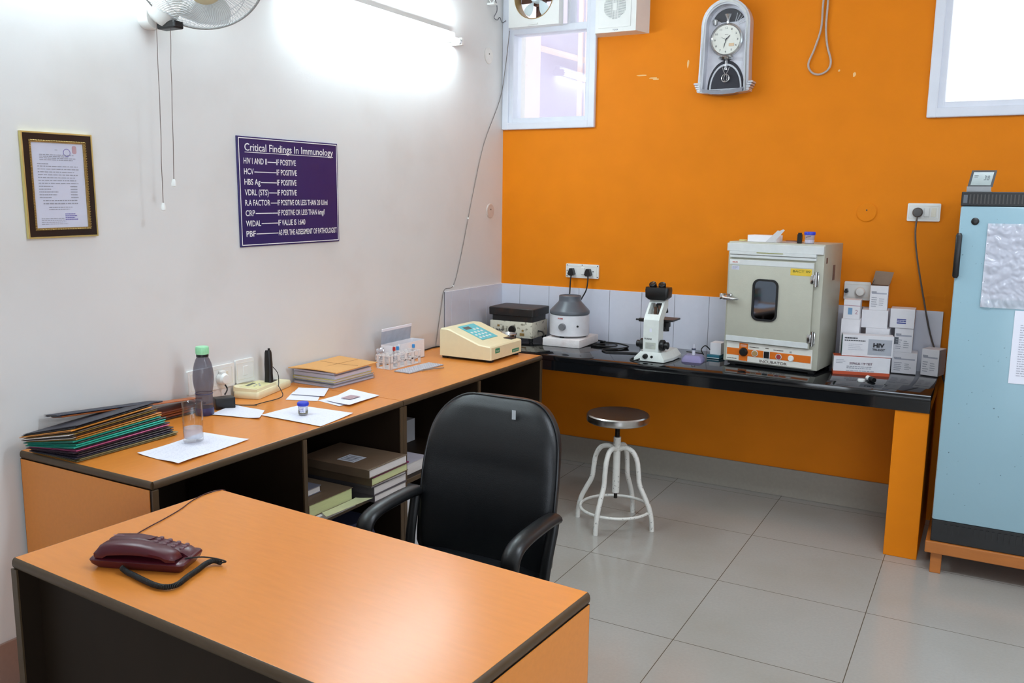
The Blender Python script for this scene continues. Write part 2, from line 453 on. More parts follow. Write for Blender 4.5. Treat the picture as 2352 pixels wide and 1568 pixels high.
# ---------------------------------------------------------------- desks
def desk(name, label, loc, rz, L, D, H, compart, end_left=True, end_right=True, group='laminate desks', lips=(0, 1, 2, 3)):
    """desk lies along local +x (length) with its open front at local -y (y 0..D)"""
    t = T(name, label, 'desk', loc, rz, group)
    th = 0.026
    obj('desktop', box(B(), 0.006 if 3 in lips else 0.0005, L - (0.006 if 1 in lips else 0.0005), 0.006, D - 0.004, H - th, H, 0.0012), m_lam, t, label='orange laminate top')
    # rounded brown lipping round the top
    bm = B()
    path = [(0, 0), (L, 0), (L, D), (0, D)]
    r = th / 2
    i_ = 0.006
    path = [(i_ if 3 in lips else 0, i_), (L - (i_ if 1 in lips else 0), i_), (L - (i_ if 1 in lips else 0), D - i_), (i_ if 3 in lips else 0, D - i_)]
    for (a, b) in ((0, 1), (1, 2), (2, 3), (3, 0)):
        if a not in lips: continue
        p, q = Vector(path[a] + (H - r,)), Vector(path[b] + (H - r,))
        tube(bm, [p, q], r * 0.99, 12, sx=0.6, up=None if False else (Vector((0, 1, 0)) if a in (0, 2) else Vector((1, 0, 0))))
    obj('edge_band', bm, m_edge, t, smooth=True)
    hb = H - th
    def panel(nm, x0, x1, y0, y1, z0, z1, mt=m_dark): return obj(nm, box(B(), x0, x1, y0, y1, z0, z1, 0.001, 1), mt, t)
    for nm, x0, sgn in (('end_panel', 0.0, -1), ('end_panel', L - 0.02, 1)):
        pn = panel(nm, x0, x0 + 0.02, 0.004, D - 0.004, 0, hb, m_dark)
        xo = x0 - 0.0022 if sgn < 0 else x0 + 0.0200
        obj('outer_laminate', box(B(), xo, xo + 0.0022, 0.012, D - 0.010, 0, hb), m_lam, pn, label='orange laminate facing')
        obj('edge_band', box(B(), x0 - 0.001, x0 + 0.021, -0.002, 0.0045, 0, hb, 0.0012, 1), m_edge, pn)
    panel('back_panel', 0.02, L - 0.02, D - 0.02, D - 0.008, 0.05, hb)
    return t, panel, hb
# two desks in line along the white wall: local x -> world +y, local -y -> world +x
ZD = 0.784
tA, pnA, hb = desk('storage_desk', 'orange storage desk against the white wall, the one carrying the folder pile and bottle', (0.645, -3.203, 0), pi / 2, 1.243, 0.640, ZD, None, lips=(0, 3))
def upright(panel, t, x, y1=0.56):
    p = panel('divider', x, x + 0.018, 0.006, y1, 0.0, hb)
    obj('edge_band', box(B(), x - 0.0005, x + 0.0185, -0.002, 0.0065, 0.0, hb, 0.001, 1), m_edge, p)
def shelf(panel, t, x0, x1, z, y0=0.006):
    p = panel('shelf', x0, x1, y0, 0.60, z, z + 0.018)
    obj('edge_band', box(B(), x0, x1, y0 - 0.006, y0 + 0.0005, z - 0.0005, z + 0.0185, 0.001, 1), m_edge, p)
upright(pnA, tA, 0.640, 0.60); shelf(pnA, tA, 0.660, 1.221, 0.417)
tB, pnB, hb = desk('storage_desk', 'orange storage desk against the white wall, the one carrying the cream analyser', (0.645, -1.956, 0), pi / 2, 1.274, 0.640, ZD, None, lips=(0,))
upright(pnB, tB, 0.606, 0.60); shelf(pnB, tB, 0.022, 0.604, 0.417)
shelf(pnB, tB, 0.626, 1.252, 0.417)
# free standing desk in the foreground; its open side faces the camera (local -y)
tC, pnC, hbC = desk('front_desk', 'free standing orange desk in the foreground with the maroon telephone', (0.7965, -3.7195, 0), radians(-3.7), 1.208, 0.600, 0.775, None, group=None)
for ch in list(tC.children):
    pass
tC['group'] = 'laminate desks'
obj('modesty_panel', box(B(), 0.02, 1.188, 0.05, 0.066, 0.30, 0.749, 0.001, 1), m_dark, tC)

# ---------------------------------------------------------------- left wall: lights, fan, frame, notice
def tube_light(y0, y1, z, label):
    t = T('tube_light', label, 'wall light', (0.0, (y0 + y1) / 2, z), 0, 'fluorescent tube lights on the white wall')
    h = (y1 - y0) / 2
    obj('batten', box(B(), 0.0, 0.035, -h + 0.02, h - 0.02, -0.005, 0.05, 0.004), m_white, t, smooth=30)
    for s in (-1, 1):
        bm = B(); box(bm, 0.0, 0.075, s * h - 0.012, s * h + 0.012, -0.018, 0.022, 0.006)
        obj('lamp_holder', bm, m_white, t, smooth=30)
    obj('lamp', cyl(B(), (0.062, -h + 0.03, 0.0), (0.062, h - 0.03, 0.0), 0.0135, n=20), emis('fluorescent_glow', (0.80, 0.97, 1.06), 105), t, smooth=40)
    bm = B()
    for s in (-1, 1): cyl(bm, (0.062, s * (h - 0.008), 0), (0.062, s * (h - 0.032), 0), 0.0138, n=20)
    obj('end_cap', bm, m_chrome, t, smooth=40)
    return t
tube_light(-1.90, -0.590, 2.468, 'lit fluorescent tube on the white wall nearest the corner')
tube_light(-3.60, -2.34, 2.53, 'lit fluorescent tube high on the white wall, at the top left edge of the view')

# wall fan
ft = T('wall_fan', 'white oscillating wall fan with wire cage and two pull cords', 'fan', (0.0, -2.62, 2.34))
bm = B(); prism(bm, rrect(0.085, 0.24, 0.035), (0, 0.012, -0.02), Y, Z, X * 0.05)
obj('wall_bracket', bm, m_white, ft, smooth=30)
bm = B(); loft(bm, [[Vector((xx, 0.012 + a * s * 0.8, -0.03 + b * s * 1.2 + dz)) for a, b in circ(1, 20)] for xx, s, dz in ((0.05, 0.058, -0.02), (0.09, 0.062, -0.035), (0.13, 0.05, -0.03), (0.16, 0.03, 0.0))])
obj('control_housing', bm, m_white, ft, smooth=50)
obj('switch_cover', box(B(), 0.06, 0.15, 0.000, 0.045, -0.145, -0.118, 0.006), m_black, ft)
hd = Vector((0.255, 0.040, 0.030))
ax = Vector((0.60, -0.44, -0.68)).normalized()
bm = B(); lathe(bm, [(0, -0.17), (0.035, -0.165), (0.058, -0.13), (0.06, -0.06), (0.05, -0.035), (0, -0.03)], 24, hd, ax); obj('motor_housing', bm, m_white, ft, smooth=40)
fx, fy = frame_of(ax)
RC = 0.212
def cage(front):
    bm = B(); s = 1 if front else -1; D = 0.100 if front else 0.075
    r0 = 0.05 if front else 0.055
    for i in range(96):
        a = 2 * pi * i / 96; tw = 0.0
        pts = []
        for k in range(8):
            q = k / 7; rr = r0 + (RC - r0) * sin(q * pi / 2) ** 0.9 if False else r0 + (RC - r0) * q
            dd = D * (1 - (q ** 2.6)) * s
            aa = a + 0.55 * (1 - q) * (1 if front else -1)
            pts.append(hd + ax * dd + (fx * cos(aa) + fy * sin(aa)) * rr)
        tube(bm, pts, 0.0009, 4, caps=False)
    for q in ((0.55,) if front else (0.5, 0.8)):
        rr = r0 + (RC - r0) * q; dd = D * (1 - q ** 2.6) * s
        tube(bm, [hd + ax * dd + (fx * cos(2 * pi * i / 48) + fy * sin(2 * pi * i / 48)) * rr for i in range(48)], 0.0012, 4, closed=True)
    return bm
m_wire = mat('grey_cage_wire', (188, 190, 192), 0.35, metal=0.3)
cg = obj('front_cage', cage(True), m_wire, ft)
obj('rear_cage', cage(False), m_wire, ft)
bm = B(); tube(bm, [hd + (fx * cos(2 * pi * i / 64) + fy * sin(2 * pi * i / 64)) * RC for i in range(64)], 0.0045, 8, closed=True); obj('cage_ring', bm, mat('fan_ring_grey', (160, 160, 158), 0.4), ft, smooth=True)
bm = B(); lathe(bm, [(0, 0.113), (0.04, 0.111), (0.054, 0.101), (0.054, 0.092), (0, 0.092)], 32, hd, ax); obj('badge', bm, mat('beige_badge', (205, 196, 160), 0.5), cg, smooth=40)
bm = B()
for k in range(3):
    a0 = 2 * pi * k / 3 + 0.5; rings = []
    for q in range(7):
        rr = 0.03 + 0.155 * q / 6; wd = 0.30 + 0.55 * sin(pi * (0.15 + 0.7 * q / 6)); row = []
        row = [hd + ax * (0.012 + 0.03 * (j - 2) / 2 * 0.8) + (fx * cos(a0 + wd * (j - 2) / 2) + fy * sin(a0 + wd * (j - 2) / 2)) * rr for j in range(5)]
        rings.append([bm.verts.new(p) for p in row])
    for a, b in zip(rings, rings[1:]):
        for j in range(4): bm.faces.new((a[j], a[j + 1], b[j + 1], b[j]))
    cyl(bm, hd - ax * 0.03, hd + ax * 0.045, 0.034, 0.028, 20) if k == 0 else None
obj('fan_blades', bm, mat('translucent_white_blade', (226, 232, 232), 0.3), ft, smooth=60)
for (y0, z0, z1, dy) in ((-0.048, -0.135, -0.765, -0.006), (0.010, -0.13, -0.68, -0.012)):
    bm = B(); rr = random.Random(int(z1 * 1000)); pts = [(0.12 - 0.006 * i / 8, y0 + dy * i / 8 + (rr.random() - .5) * 0.003, z0 + (z1 - z0) * i / 8) for i in range(9)]
    tube(bm, spline(pts, 3), 0.0014, 6)
    c = obj('pull_cord', bm, mat('grey_cord', (112, 98, 92), 0.7), ft)
    p = pts[-1]
    bm = B(); lathe(bm, [(0, 0.012), (0.005, 0.010), (0.009, -0.004), (0.009, -0.014), (0, -0.016)], 14, p); obj('pull_knob', bm, m_white, c, smooth=40)

# framed certificate
t = T('framed_certificate', 'certificate in a black and gold picture frame on the white wall', 'picture frame', (0.0, -3.1185, 1.4685), 0)
t.rotation_euler = (radians(0.6), 0, 0)
w, h = 0.2515, 0.3415
def rect_ring(bm, a, b, c, d, o, t0, t1): ringpoly(bm, [(a, b), (c, b), (c, d), (a, d)], [(a + o, b + o), (c - o, b + o), (c - o, d - o), (a + o, d - o)], (t0, 0, 0), Y, Z, X * (t1 - t0))
bm = B(); rect_ring(bm, 0, 0, w, h, 0.0050, 0.001, 0.013); obj('outer_gilt_edge', bm, mat('gilt', (214, 200, 130), 0.28, metal=0.7, var=0.1), t)
bm = B(); rect_ring(bm, 0.0055, 0.0055, w - 0.0055, h - 0.0055, 0.020, 0.001, 0.012); obj('black_moulding', bm, mat('black_frame_lacquer', (32, 22, 18), 0.25, var=0.2), t)
bm = B(); rect_ring(bm, 0.0255, 0.0255, w - 0.0255, h - 0.0255, 0.0075, 0.001, 0.011)
for i in range(34):
    for y in (0.0275, w - 0.0275): cyl(bm, (0.012, y, 0.032 + i * (h - 0.064) / 33), (0.017, y, 0.035 + i * (h - 0.064) / 33), 0.0028, 0.001, 6)
for i in range(22):
    for z in (0.0275, h - 0.0275): cyl(bm, (0.012, 0.032 + i * (w - 0.064) / 21, z), (0.017, 0.035 + i * (w - 0.064) / 21, z), 0.0028, 0.001, 6)
obj('inner_beading', bm, mat('antique_gilt', (168, 140, 84), 0.35, metal=0.6, var=0.3, scale=180), t)
cp = obj('certificate', box(B(), 0.001, 0.006, 0.030, w - 0.030, 0.030, h - 0.030), mat('certificate_paper', (214, 216, 232), 0.6, var=0.02), t)
bm = B(); o = lambda y, z: (0.0062, y, z)
wi = w - 0.066
scribble(bm, o(0.033 + wi * .45, h * .83), Y, Z, wi * .08, .005, 1, seed=2)
scribble(bm, o(0.033 + wi * .15, h * .735), Y, Z, wi * .70, .022, 4, .4, seed=3, ragged=.25)
scribble(bm, o(0.033 + wi * .10, h * .695), Y, Z, wi * .26, .006, 1, seed=12)
scribble(bm, o(0.033 + wi * .10, h * .51), Y, Z, wi * .80, .064, 7, .28, seed=4, ragged=.15)
scribble(bm, o(0.033 + wi * .10, h * .375), Y, Z, wi * .36, .045, 5, .32, seed=5)
scribble(bm, o(0.033 + wi * .70, h * .375), Y, Z, wi * .20, .045, 5, .32, seed=6)
scribble(bm, o(0.033 + wi * .16, h * .315), Y, Z, wi * .68, .020, 2, .35, seed=7, ragged=.1)
scribble(bm, o(0.033 + wi * .26, h * .265), Y, Z, wi * .50, .013, 2, .3, seed=8)
scribble(bm, o(0.033 + wi * .10, h * .125), Y, Z, wi * .55, .024, 4, .3, seed=9)
obj('printed_text', bm, m_greyink, cp)
bm = B(); scribble(bm, o(0.033 + wi * .56, h * .165), Y, Z, wi * .26, .024, 4, .5, seed=10)
ringpoly(bm, circ(0.0130, 24), circ(0.0112, 24), (0.0064, 0.033 + wi * .68, h * .815), Y, Z, X * 0.0003)
obj('violet_stamp', bm, mat('violet_ink', (120, 110, 180), 0.6), cp)
bm = B(); prism(bm, rrect(0.016, 0.026, 0.006), (0.0062, 0.033 + wi * .83, h * .845), Y, Z, X * 0.0004); obj('faded_red_stamp', bm, mat('faded_red', (196, 160, 168), 0.6), cp)
obj('glazing', box(B(), 0.009, 0.0105, 0.030, w - 0.030, 0.030, h - 0.030), sheet_glass('picture_glass', 0.0), t)

# blue notice board
t = T('notice_board', 'dark blue notice board headed Critical Findings In Immunology', 'sign', (0.001, -2.2065, 1.4045), 0)
t.rotation_euler = (radians(0.35), 0, 0)
w, h = 0.622, 0.4525
obj('board', box(B(), 0, 0.008, 0, w, 0, h, 0.001, 1), mat('navy_blue_board', (36, 26, 92), 0.35, var=0.03), t)
bm = B(); rect_ring(bm, 0.006, 0.006, w - 0.006, h - 0.006, 0.0035, 0.0081, 0.0087); obj('white_border', bm, m_whiteink, t)
bm = B(); o = lambda u, v: (0.0081, u * w, (1 - v) * h)
text(bm, 'Critical Findings In Immunology', o(.062, .128), Y, Z, w * .885, .031, bold=0.008)
def wide(bm, u0, u1, v, th): strip(bm, (0.0088, 0, 0), Y, Z, u0 * w, u1 * w, (1 - v) * h - th / 2, (1 - v) * h + th / 2, X, 0)
wide(bm, .062, .947, .142, .0025)
rows = [('HIV I AND II', .262, 'IF POSITIVE', .545), ('HCV', .137, 'IF POSITIVE', .552), ('HBS Ag', .195, 'IF POSITIVE', .545), ('VDRL (STS)', .268, 'IF POSITIVE', .545),
        ('R.A FACTOR', .280, 'IF POSITIVE OR LESS THAN 20 IU/ml', .872), ('CRP', .135, 'IF POSITIVE OR LESS THAN 6mg/l', .838), ('WIDAL', .187, 'IF VALUE IS 1:640', .625), ('PBF', .135, 'AS PER THE ASSESSMENT OF PATHOLOGIST', .970)]
for i, (a, ua, b_, ub) in enumerate(rows):
    v = .245 + i * .0945
    text(bm, a, o(.050 , v), Y, Z, (ua - .050) * w, .0245, bold=0.012)
    text(bm, b_, o(.352, v), Y, Z, (ub - .352) * w, .0245, bold=0.012)
    wide(bm, ua + .006, .350, v - .022, .0035)
obj('lettering', bm, m_whiteink, t)

# round blanking covers
def cover(loc, r, axis, material, label, grp):
    bm = B(); lathe(bm, [(0, 0.006), (r * .9, 0.006), (r, 0.003), (r, 0), (0, 0)], 32, (0, 0, 0), axis)
    t = obj('wall_cover', bm, material, smooth=30, loc=loc); tag(t, label, 'wall cover', grp)
    bm = B(); cyl(bm, Vector(axis) * 0.0055 + Z * r * .2, Vector(axis) * 0.0075 + Z * r * .2, 0.004, n=12); obj('screw', bm, m_edge, t)
cover((0.0, -0.186, 2.457), 0.048, (1, 0, 0), mat('cover_white', (226, 222, 216), 0.5), 'round white cover plate high on the white wall near the window', 'round cover plates')
cover((0.0, -0.152, 1.544), 0.045, (1, 0, 0), mat('cover_white2', (208, 196, 188), 0.5), 'round white cover plate low on the white wall beside the orange corner', 'round cover plates')
cover((2.148, 0.0, 1.574), 0.050, (0, -1, 0), m_wall_o, 'round cover plate painted orange on the orange wall', 'round cover plates')

# thin cable down the corner of the white wall
bm = B(); tube(bm, spline([(0.055, -0.03, 2.62), (0.03, -0.035, 2.40), (0.006, -0.055, 2.216), (0.005, -0.239, 1.944), (0.005, -0.35, 1.68), (0.005, -0.418, 1.494), (0.005, -0.50, 1.27), (0.005, -0.575, 1.118), (0.006, -0.672, 1.10), (0.006, -0.705, 1.0), (0.006, -0.755, 0.81), (0.02, -0.775, 0.790)], 5), 0.0022, 6)
c = tag(obj('wall_cable', bm, mat('grey_cable', (120, 112, 108), 0.6)), 'thin grey cable running down the white wall beside the corner', 'cable')
bm = B()
for p in ((0.0055, -0.414, 1.502), (0.0055, -0.577, 1.115)): box(bm, p[0] - 0.004, p[0] + 0.004, p[1] - 0.004, p[1] + 0.004, p[2] - 0.005, p[2] + 0.005, 0.001, 1)
obj('cable_clip', bm, m_white, c)
# little fixing and loose wires in the top corner
t = T('cable_holder', 'white ring holder with loose wires in the top corner beside the exhaust fan', 'holder', (0.0, -0.20, 2.78))
bm = B(); tube(bm, [(0.03 + 0.022 * cos(a * pi / 8), 0.0 , 0.02 + 0.05 * sin(a * pi / 8)) for a in range(16)], 0.004, 8, closed=True); box(bm, 0, 0.05, -0.012, 0.03, -0.04, -0.028, 0.003); obj('ring', bm, m_white, t, smooth=True)
bm = B(); tube(bm, spline([(0.02, 0.02, 0.03), (0.03, 0.05, -0.02), (0.02, 0.075, -0.06), (0.015, 0.05, -0.10), (0.02, 0.08, -0.11), (0.02, 0.11, -0.09), (0.02, 0.14, -0.115), (0.03, 0.165, -0.10)], 5), 0.0028, 6); obj('loose_wire', bm, mat('grey_wire', (110, 108, 112), 0.5), t)

# ---------------------------------------------------------------- back wall fittings
t = T('exhaust_fan', 'square white exhaust fan mounted in the top of the small window', 'fan', (0.247, -0.005, 2.79))
hs = 0.166
sq = []
for i in range(48):
    a = 2 * pi * i / 48 ; c_, s_ = cos(a), sin(a); k = hs / max(abs(c_), abs(s_)); sq.append((c_ * k, s_ * k))
bm = B(); ringpoly(bm, sq, circ(0.128, 48), (0, -0.085, 0), X, Z, -Y * -0.06)
obj('housing', bm, m_white, t, smooth=30)
bm = B(); ringpoly(bm, circ(0.1285, 48), circ(0.124, 48), (0, -0.087, 0), X, Z, Y * 0.08); obj('inner_ring', bm, mat('stained_brass', (150, 120, 70), 0.5), t, smooth=30)
bm = B()
for k in range(5):
    a0 = 2 * pi * k / 5 + 0.95 - pi; rings = []
    for q in range(7):
        rr = 0.028 + 0.086 * q / 6; wd = 0.22 + 0.20 * sin(pi * min(1, 0.1 + q / 7.5)); rings.append([bm.verts.new((cos(a0 + wd * j) * rr, -0.05 - 0.012 * j, sin(a0 + wd * j) * rr)) for j in (-1, -.5, 0, .5, 1)])
    for a, b in zip(rings, rings[1:]):
        for j in range(4): bm.faces.new((a[j], a[j + 1], b[j + 1], b[j]))
lathe(bm, [(0, 0.03), (0.028, 0.026), (0.034, 0.0), (0.034, -0.02), (0, -0.02)], 24, (0, -0.05, 0), (0, -1, 0))
obj('fan_blades', bm, mat('pale_blue_blade', (222, 236, 240), 0.35), t, smooth=50)
bm = B(); box(bm, -0.12, 0.12, -0.012, -0.002, -0.02, 0.02); box(bm, -0.02, 0.02, -0.012, -0.002, -0.12, 0.12); cyl(bm, (0, -0.03, 0), (0, -0.002, 0), 0.05, n=24); obj('motor_mount', bm, mat('rusty_motor', (96, 60, 44), 0.6), t)
bm = B(); box(bm, -0.035, 0.03, -0.092, -0.084, -0.160, -0.150, 0.002); obj('latch', bm, m_white, t)

t = T('wall_speaker', 'white box speaker with round slotted grille on the orange wall', 'speaker', (0.775, 0, 2.544), 0)
bm = B()
loft(bm, [[Vector((x, y, z)) for x, y, z in ((-.155, 0, 0), (.160, 0, 0), (.160, 0, .29), (-.155, 0, .29))], [Vector((x, y, z)) for x, y, z in ((-.118, -.12, 0), (.125, -.12, 0), (.125, -.12, .29), (-.118, -.12, .29))]])
obj('cabinet', bm, m_white, t)
obj('front_panel', box(B(), -0.100, 0.095, -0.1235, -0.119, 0.024, 0.27, 0.002), m_white, t)
bm = B()
for i in range(-9, 10):
    xx = i * 0.0068; hh = sqrt(max(0, 0.066 ** 2 - xx * xx))
    if abs(i) <= 3:
        for j in range(-11, 12):
            zz = j * 0.0058
            if abs(zz) < hh and (abs(i) > 1 or abs(j) > 3): box(bm, xx - 0.0012, xx + 0.0012, -0.1245, -0.1236, 0.135 + zz - 0.0019, 0.135 + zz + 0.0019)
    else:
        for j in range(-11, 12):
            zz = j * 0.0058
            if abs(zz) < hh: box(bm, xx - 0.0030, xx + 0.0030, -0.1245, -0.1236, 0.135 + zz - 0.0010, 0.135 + zz + 0.0010)
obj('grille_slots', bm, mat('grille_shadow_grey', (120, 124, 124), 0.7), t)
bm = B(); text(bm, 'TOUR', (-0.012, -0.1206, 0.008), X, Z, 0.034, 0.008, bold=0.03); obj('lettering', bm, m_greyink, t)

# clock
t = T('pendulum_clock', 'silver arched pendulum wall clock on the orange wall', 'clock', (1.388, 0, 2.20))
def arch(wb, wt, h, n=24, top=None):
    """outline with an arched head; half width wt on the straight part, flared to wb at the foot"""
    P = [(-wb, 0.0)]; P += [(-wb * .98, 0.03), (-wt * 1.02, 0.16), (-wt, h - wt)]
    P += [(wt * cos(pi - pi * i / n), h - wt + wt * sin(pi - pi * i / n)) for i in range(1, n)]
    P += [(wt, h - wt), (wt * 1.02, 0.16), (wb * .98, 0.03), (wb, 0.0)]
    P += [(wb * (1 - 2 * i / 8), -0.014 * sin(pi * i / 8)) for i in range(1, 8)]
    return P
bm = B(); ringpoly(bm, arch(.140, .130, .475), arch(.113, .105, .448), (0, -0.005, 0), X, Z, -Y * 0.07)
obj('case', bm, m_silver, t, smooth=40)
bm = B(); ringpoly(bm, arch(.128, .120, .465), arch(.122, .113, .456), (0, -0.075, 0), X, Z, -Y * 0.008); obj('front_moulding', bm, m_chrome, t, smooth=40)
bm = B(); prism(bm, [(a, b + 0.004) for a, b in arch(.118, .110, .444)], (0, -0.004, 0), X, Z, -Y * 0.012); obj('backplate', bm, mat('pearl_backplate', (232, 232, 240), 0.35), t)
bm = B()
half = [(0.100 * cos(pi * i / 20), 0.150 * sin(pi * i / 20)) for i in range(21)]
prism(bm, half, (0, -0.016, 0.018), X, Z, -Y * 0.003)
prism(bm, [(0.09 * cos(a), 0.09 * sin(a)) for a in [radians(q) for q in range(25, 156, 6)]] + [(-0.04, 0.02), (0.04, 0.02)], (0, -0.016, 0.345), X, Z, -Y * 0.003)
obj('dark_window', bm, mat('smoked_mirror', (52, 52, 62), 0.2, metal=0.4), t)
bm = B(); ringpoly(bm, [(0.088 * cos(pi * i / 20), 0.130 * sin(pi * i / 20)) for i in range(21)] + [(-.088, -.004), (.088, -.004)], [(0.080 * cos(pi * i / 20), 0.120 * sin(pi * i / 20)) for i in range(21)] + [(-.080, 0.0), (.080, 0.0)], (0, -0.019, 0.02), X, Z, -Y * 0.006)
obj('lower_arch_trim', bm, m_silver, t, smooth=40)
bm = B()
for s in (-1, 1):
    for k in range(4): box(bm, s * (0.128 + 0.006 * k) - 0.014, s * (0.128 + 0.006 * k) + 0.014, -0.078, -0.004, 0.004 + k * 0.012, 0.014 + k * 0.012, 0.002, 1)
obj('stepped_feet', bm, m_silver, t)
bm = B(); lathe(bm, [(0, 0.020), (0.075, 0.020), (0.080, 0.024), (0.087, 0.020), (0.088, 0), (0, 0)], 40, (-0.004, -0.016, 0.272), (0, -1, 0)); obj('dial_bezel', bm, m_chrome, t, smooth=30)
dl = obj('dial', lathe(B(), [(0, 0.0205), (0.0745, 0.0205), (0.0745, 0.015), (0, 0.015)], 40, (-0.004, -0.0165, 0.272), (0, -1, 0)), mat('ivory_dial', (240, 240, 230), 0.45), t)
bm = B(); c0 = Vector((-0.004, -0.0372, 0.272))
for i in range(1, 13):
    a = pi / 2 - 2 * pi * i / 12; wd = 0.008 if i < 10 else 0.012
    text(bm, str(i), c0 + X * (cos(a) * 0.061 - wd / 2) + Z * (sin(a) * 0.061 - 0.005), X, Z, wd if i != 1 else 0.004, 0.010, bold=0.0)
text(bm, 'ajanta', c0 + X * -0.008 + Z * 0.026, X, Z, 0.018, 0.004)
obj('numerals', bm, m_ink, dl)
def hand(a, L, w, nm):
    d = Vector((cos(a), 0, sin(a))); n = Vector((-sin(a), 0, cos(a))); bm = B()
    o_ = c0 - Y * 0.0022
    vs = [o_ - d * L * .2 + n * w, o_ - d * L * .2 - n * w, o_ + d * L * .7 - n * w * 1.1, o_ + d * L, o_ + d * L * .7 + n * w * 1.1]
    a_ = [bm.verts.new(v) for v in vs]; b_ = [bm.verts.new(v - Y * 0.0008) for v in vs]
    bm.faces.new(a_); bm.faces.new(b_[::-1])
    for i in range(5): bm.faces.new((a_[i], a_[(i + 1) % 5], b_[(i + 1) % 5], b_[i]))
    obj(nm, bm, m_ink, dl)
hand(radians(-106), 0.048, 0.0014, 'minute_hand'); hand(radians(47), 0.032, 0.002, 'hour_hand'); hand(radians(152), 0.032, 0.0006, 'second_hand')
bm = B()
for dx in (-0.005, 0, 0.005): cyl(bm, (dx, -0.03, 0.105), (dx, -0.03, 0.19), 0.0013, n=8)
tube(bm, [(0.020 * cos(2 * pi * i / 24), -0.03, 0.062 + 0.020 * sin(2 * pi * i / 24)) for i in range(24)], 0.003, 8, closed=True)
for s in (-1, 1): tube(bm, spline([(s * 0.004, -0.03, 0.085), (s * 0.012, -0.03, 0.10), (s * 0.018, -0.03, 0.118)], 4), 0.0022, 6); tube(bm, spline([(s * 0.003, -0.03, 0.045), (s * 0.009, -0.03, 0.062), (s * 0.003, -0.03, 0.08)], 4), 0.002, 6); lathe(bm, [(0, -0.005), (0.005, 0), (0, 0.005)], 8, (s * 0.026, -0.03, 0.075))
obj('pendulum', bm, m_chrome, t, smooth=40, loc=(0, 0, 0.012))
bm = B(); prism(bm, [(-0.112, 0.012), (-0.108, -0.008), (-0.06, -0.019), (0, -0.022), (0.06, -0.019), (0.108, -0.008), (0.112, 0.012), (0.06, 0.002), (0, -0.002), (-0.06, 0.002)], (0, -0.010, 0.006), X, Z, -Y * 0.075); obj('foot_band', bm, mat('dark_silver', (138, 138, 146), 0.3, metal=0.4), t)
bm = B(); lathe(bm, [(0, -0.014), (0.034, -0.010), (0.042, 0.0), (0.034, 0.010), (0, 0.014)], 24, (0, -0.032, 0.178)); obj('drum', bm, m_chrome, t, smooth=40)
bm = B(); lathe(bm, [(0.004, 0.335), (0.008, 0.355), (0.008, 0.375), (0.018, 0.395), (0.022, 0.402), (0, 0.405)], 16, (0, -0.03, 0)); lathe(bm, [(0, 0.345), (0.012, 0.352), (0.017, 0.375), (0.012, 0.38), (0, 0.38)], 14, (-0.068, -0.03, 0)); obj('ornaments', bm, m_chrome, t, smooth=40)
bm = B()
for i in range(5):
    a = radians(25 + i * 13); tube(bm, [(0.03 + 0.03 * cos(a), -0.022, 0.335 + 0.03 * sin(a)), (0.03 + 0.075 * cos(a), -0.022, 0.335 + 0.075 * sin(a))], 0.0015, 6)
obj('engraved_rays', bm, m_silver, t)
obj('glass_front', prism(B(), [(a, b + 0.004) for a, b in arch(.113, .105, .448)], (0, -0.066, 0), X, Z, -Y * 0.0015), sheet_glass('clock_glass', 0.02), t)
obj('price_sticker', box(B(), 0.012, 0.040, -0.0400, -0.0392, 0.238, 0.252), mat('peach_sticker', (226, 196, 160), 0.6), dl)

# hanging cord loop
bm = B(); tube(bm, spline([(1.880, -0.006, 3.14), (1.876, -0.008, 2.80), (1.866, -0.008, 2.62), (1.864, -0.008, 2.50), (1.838, -0.008, 2.40), (1.812, -0.008, 2.325), (1.832, -0.008, 2.282), (1.872, -0.008, 2.270), (1.912, -0.008, 2.292), (1.922, -0.008, 2.335), (1.900, -0.008, 2.41), (1.888, -0.008, 2.50), (1.889, -0.008, 2.62), (1.892, -0.008, 2.80), (1.890, -0.006, 3.14)], 6), 0.0052, 8)
tag(obj('hanging_cord', bm, mat('grey_white_flex', (186, 170, 160), 0.6), smooth=True), 'loop of grey flex hanging on the orange wall right of the clock', 'cable')

# sockets
def plate_y(loc, w, h, name='wall_socket', label='', gang=3):
    t = T(name, label, 'socket', loc, 0, 'switch and socket plates')
    bm = B(); prism(bm, rrect(w, h, 0.006), (0, 0, 0), X, Z, -Y * 0.010); obj('plate', bm, m_white, t, smooth=30)
    bm = B(); ringpoly(bm, rrect(w * .90, h * .72, 0.003), rrect(w * .885, h * .69, 0.003), (0, -0.0102, 0), X, Z, -Y * 0.0012); obj('module_frame', bm, m_offw, t)
    return t
def plug_y(x, z, y, r, name, label, material, tri=False):
    bm = B()
    if tri: prism(bm, [(-r, -r * .7), (-r * .45, -r * 1.1), (r * .45, -r * 1.1), (r, -r * .7), (r * .45, r * 1.0), (-r * .45, r * 1.0)], (0, -0.002, 0), X, Z, -Y * 0.03)
    else: lathe(bm, [(0, 0.030), (r * .8, 0.028), (r, 0.020), (r, 0.002), (0, 0.002)], 20, (0, 0, 0), (0, -1, 0))
    o = obj(name, bm, material, smooth=30, loc=(x, y, z)); return tag(o, label, 'plug')
s = plate_y((2.4145, -0.0, 1.578), 0.150, 0.088, label='white switch and socket plate on the orange wall left of the refrigerator')
bm = B(); box(bm, 0.002, 0.026, -0.0145, -0.0098, -0.022, 0.022, 0.002); obj('switch', bm, m_white, s); bm = B(); box(bm, 0.034, 0.056, -0.012, -0.0098, -0.022, 0.022, 0.001); obj('blank_module', bm, m_offw, s)
p = plug_y(2.388, 1.577, -0.010, 0.024, 'plug', 'round grey plug with a long grey flex beside the refrigerator', mat('grey_plug', (84, 82, 80), 0.5))
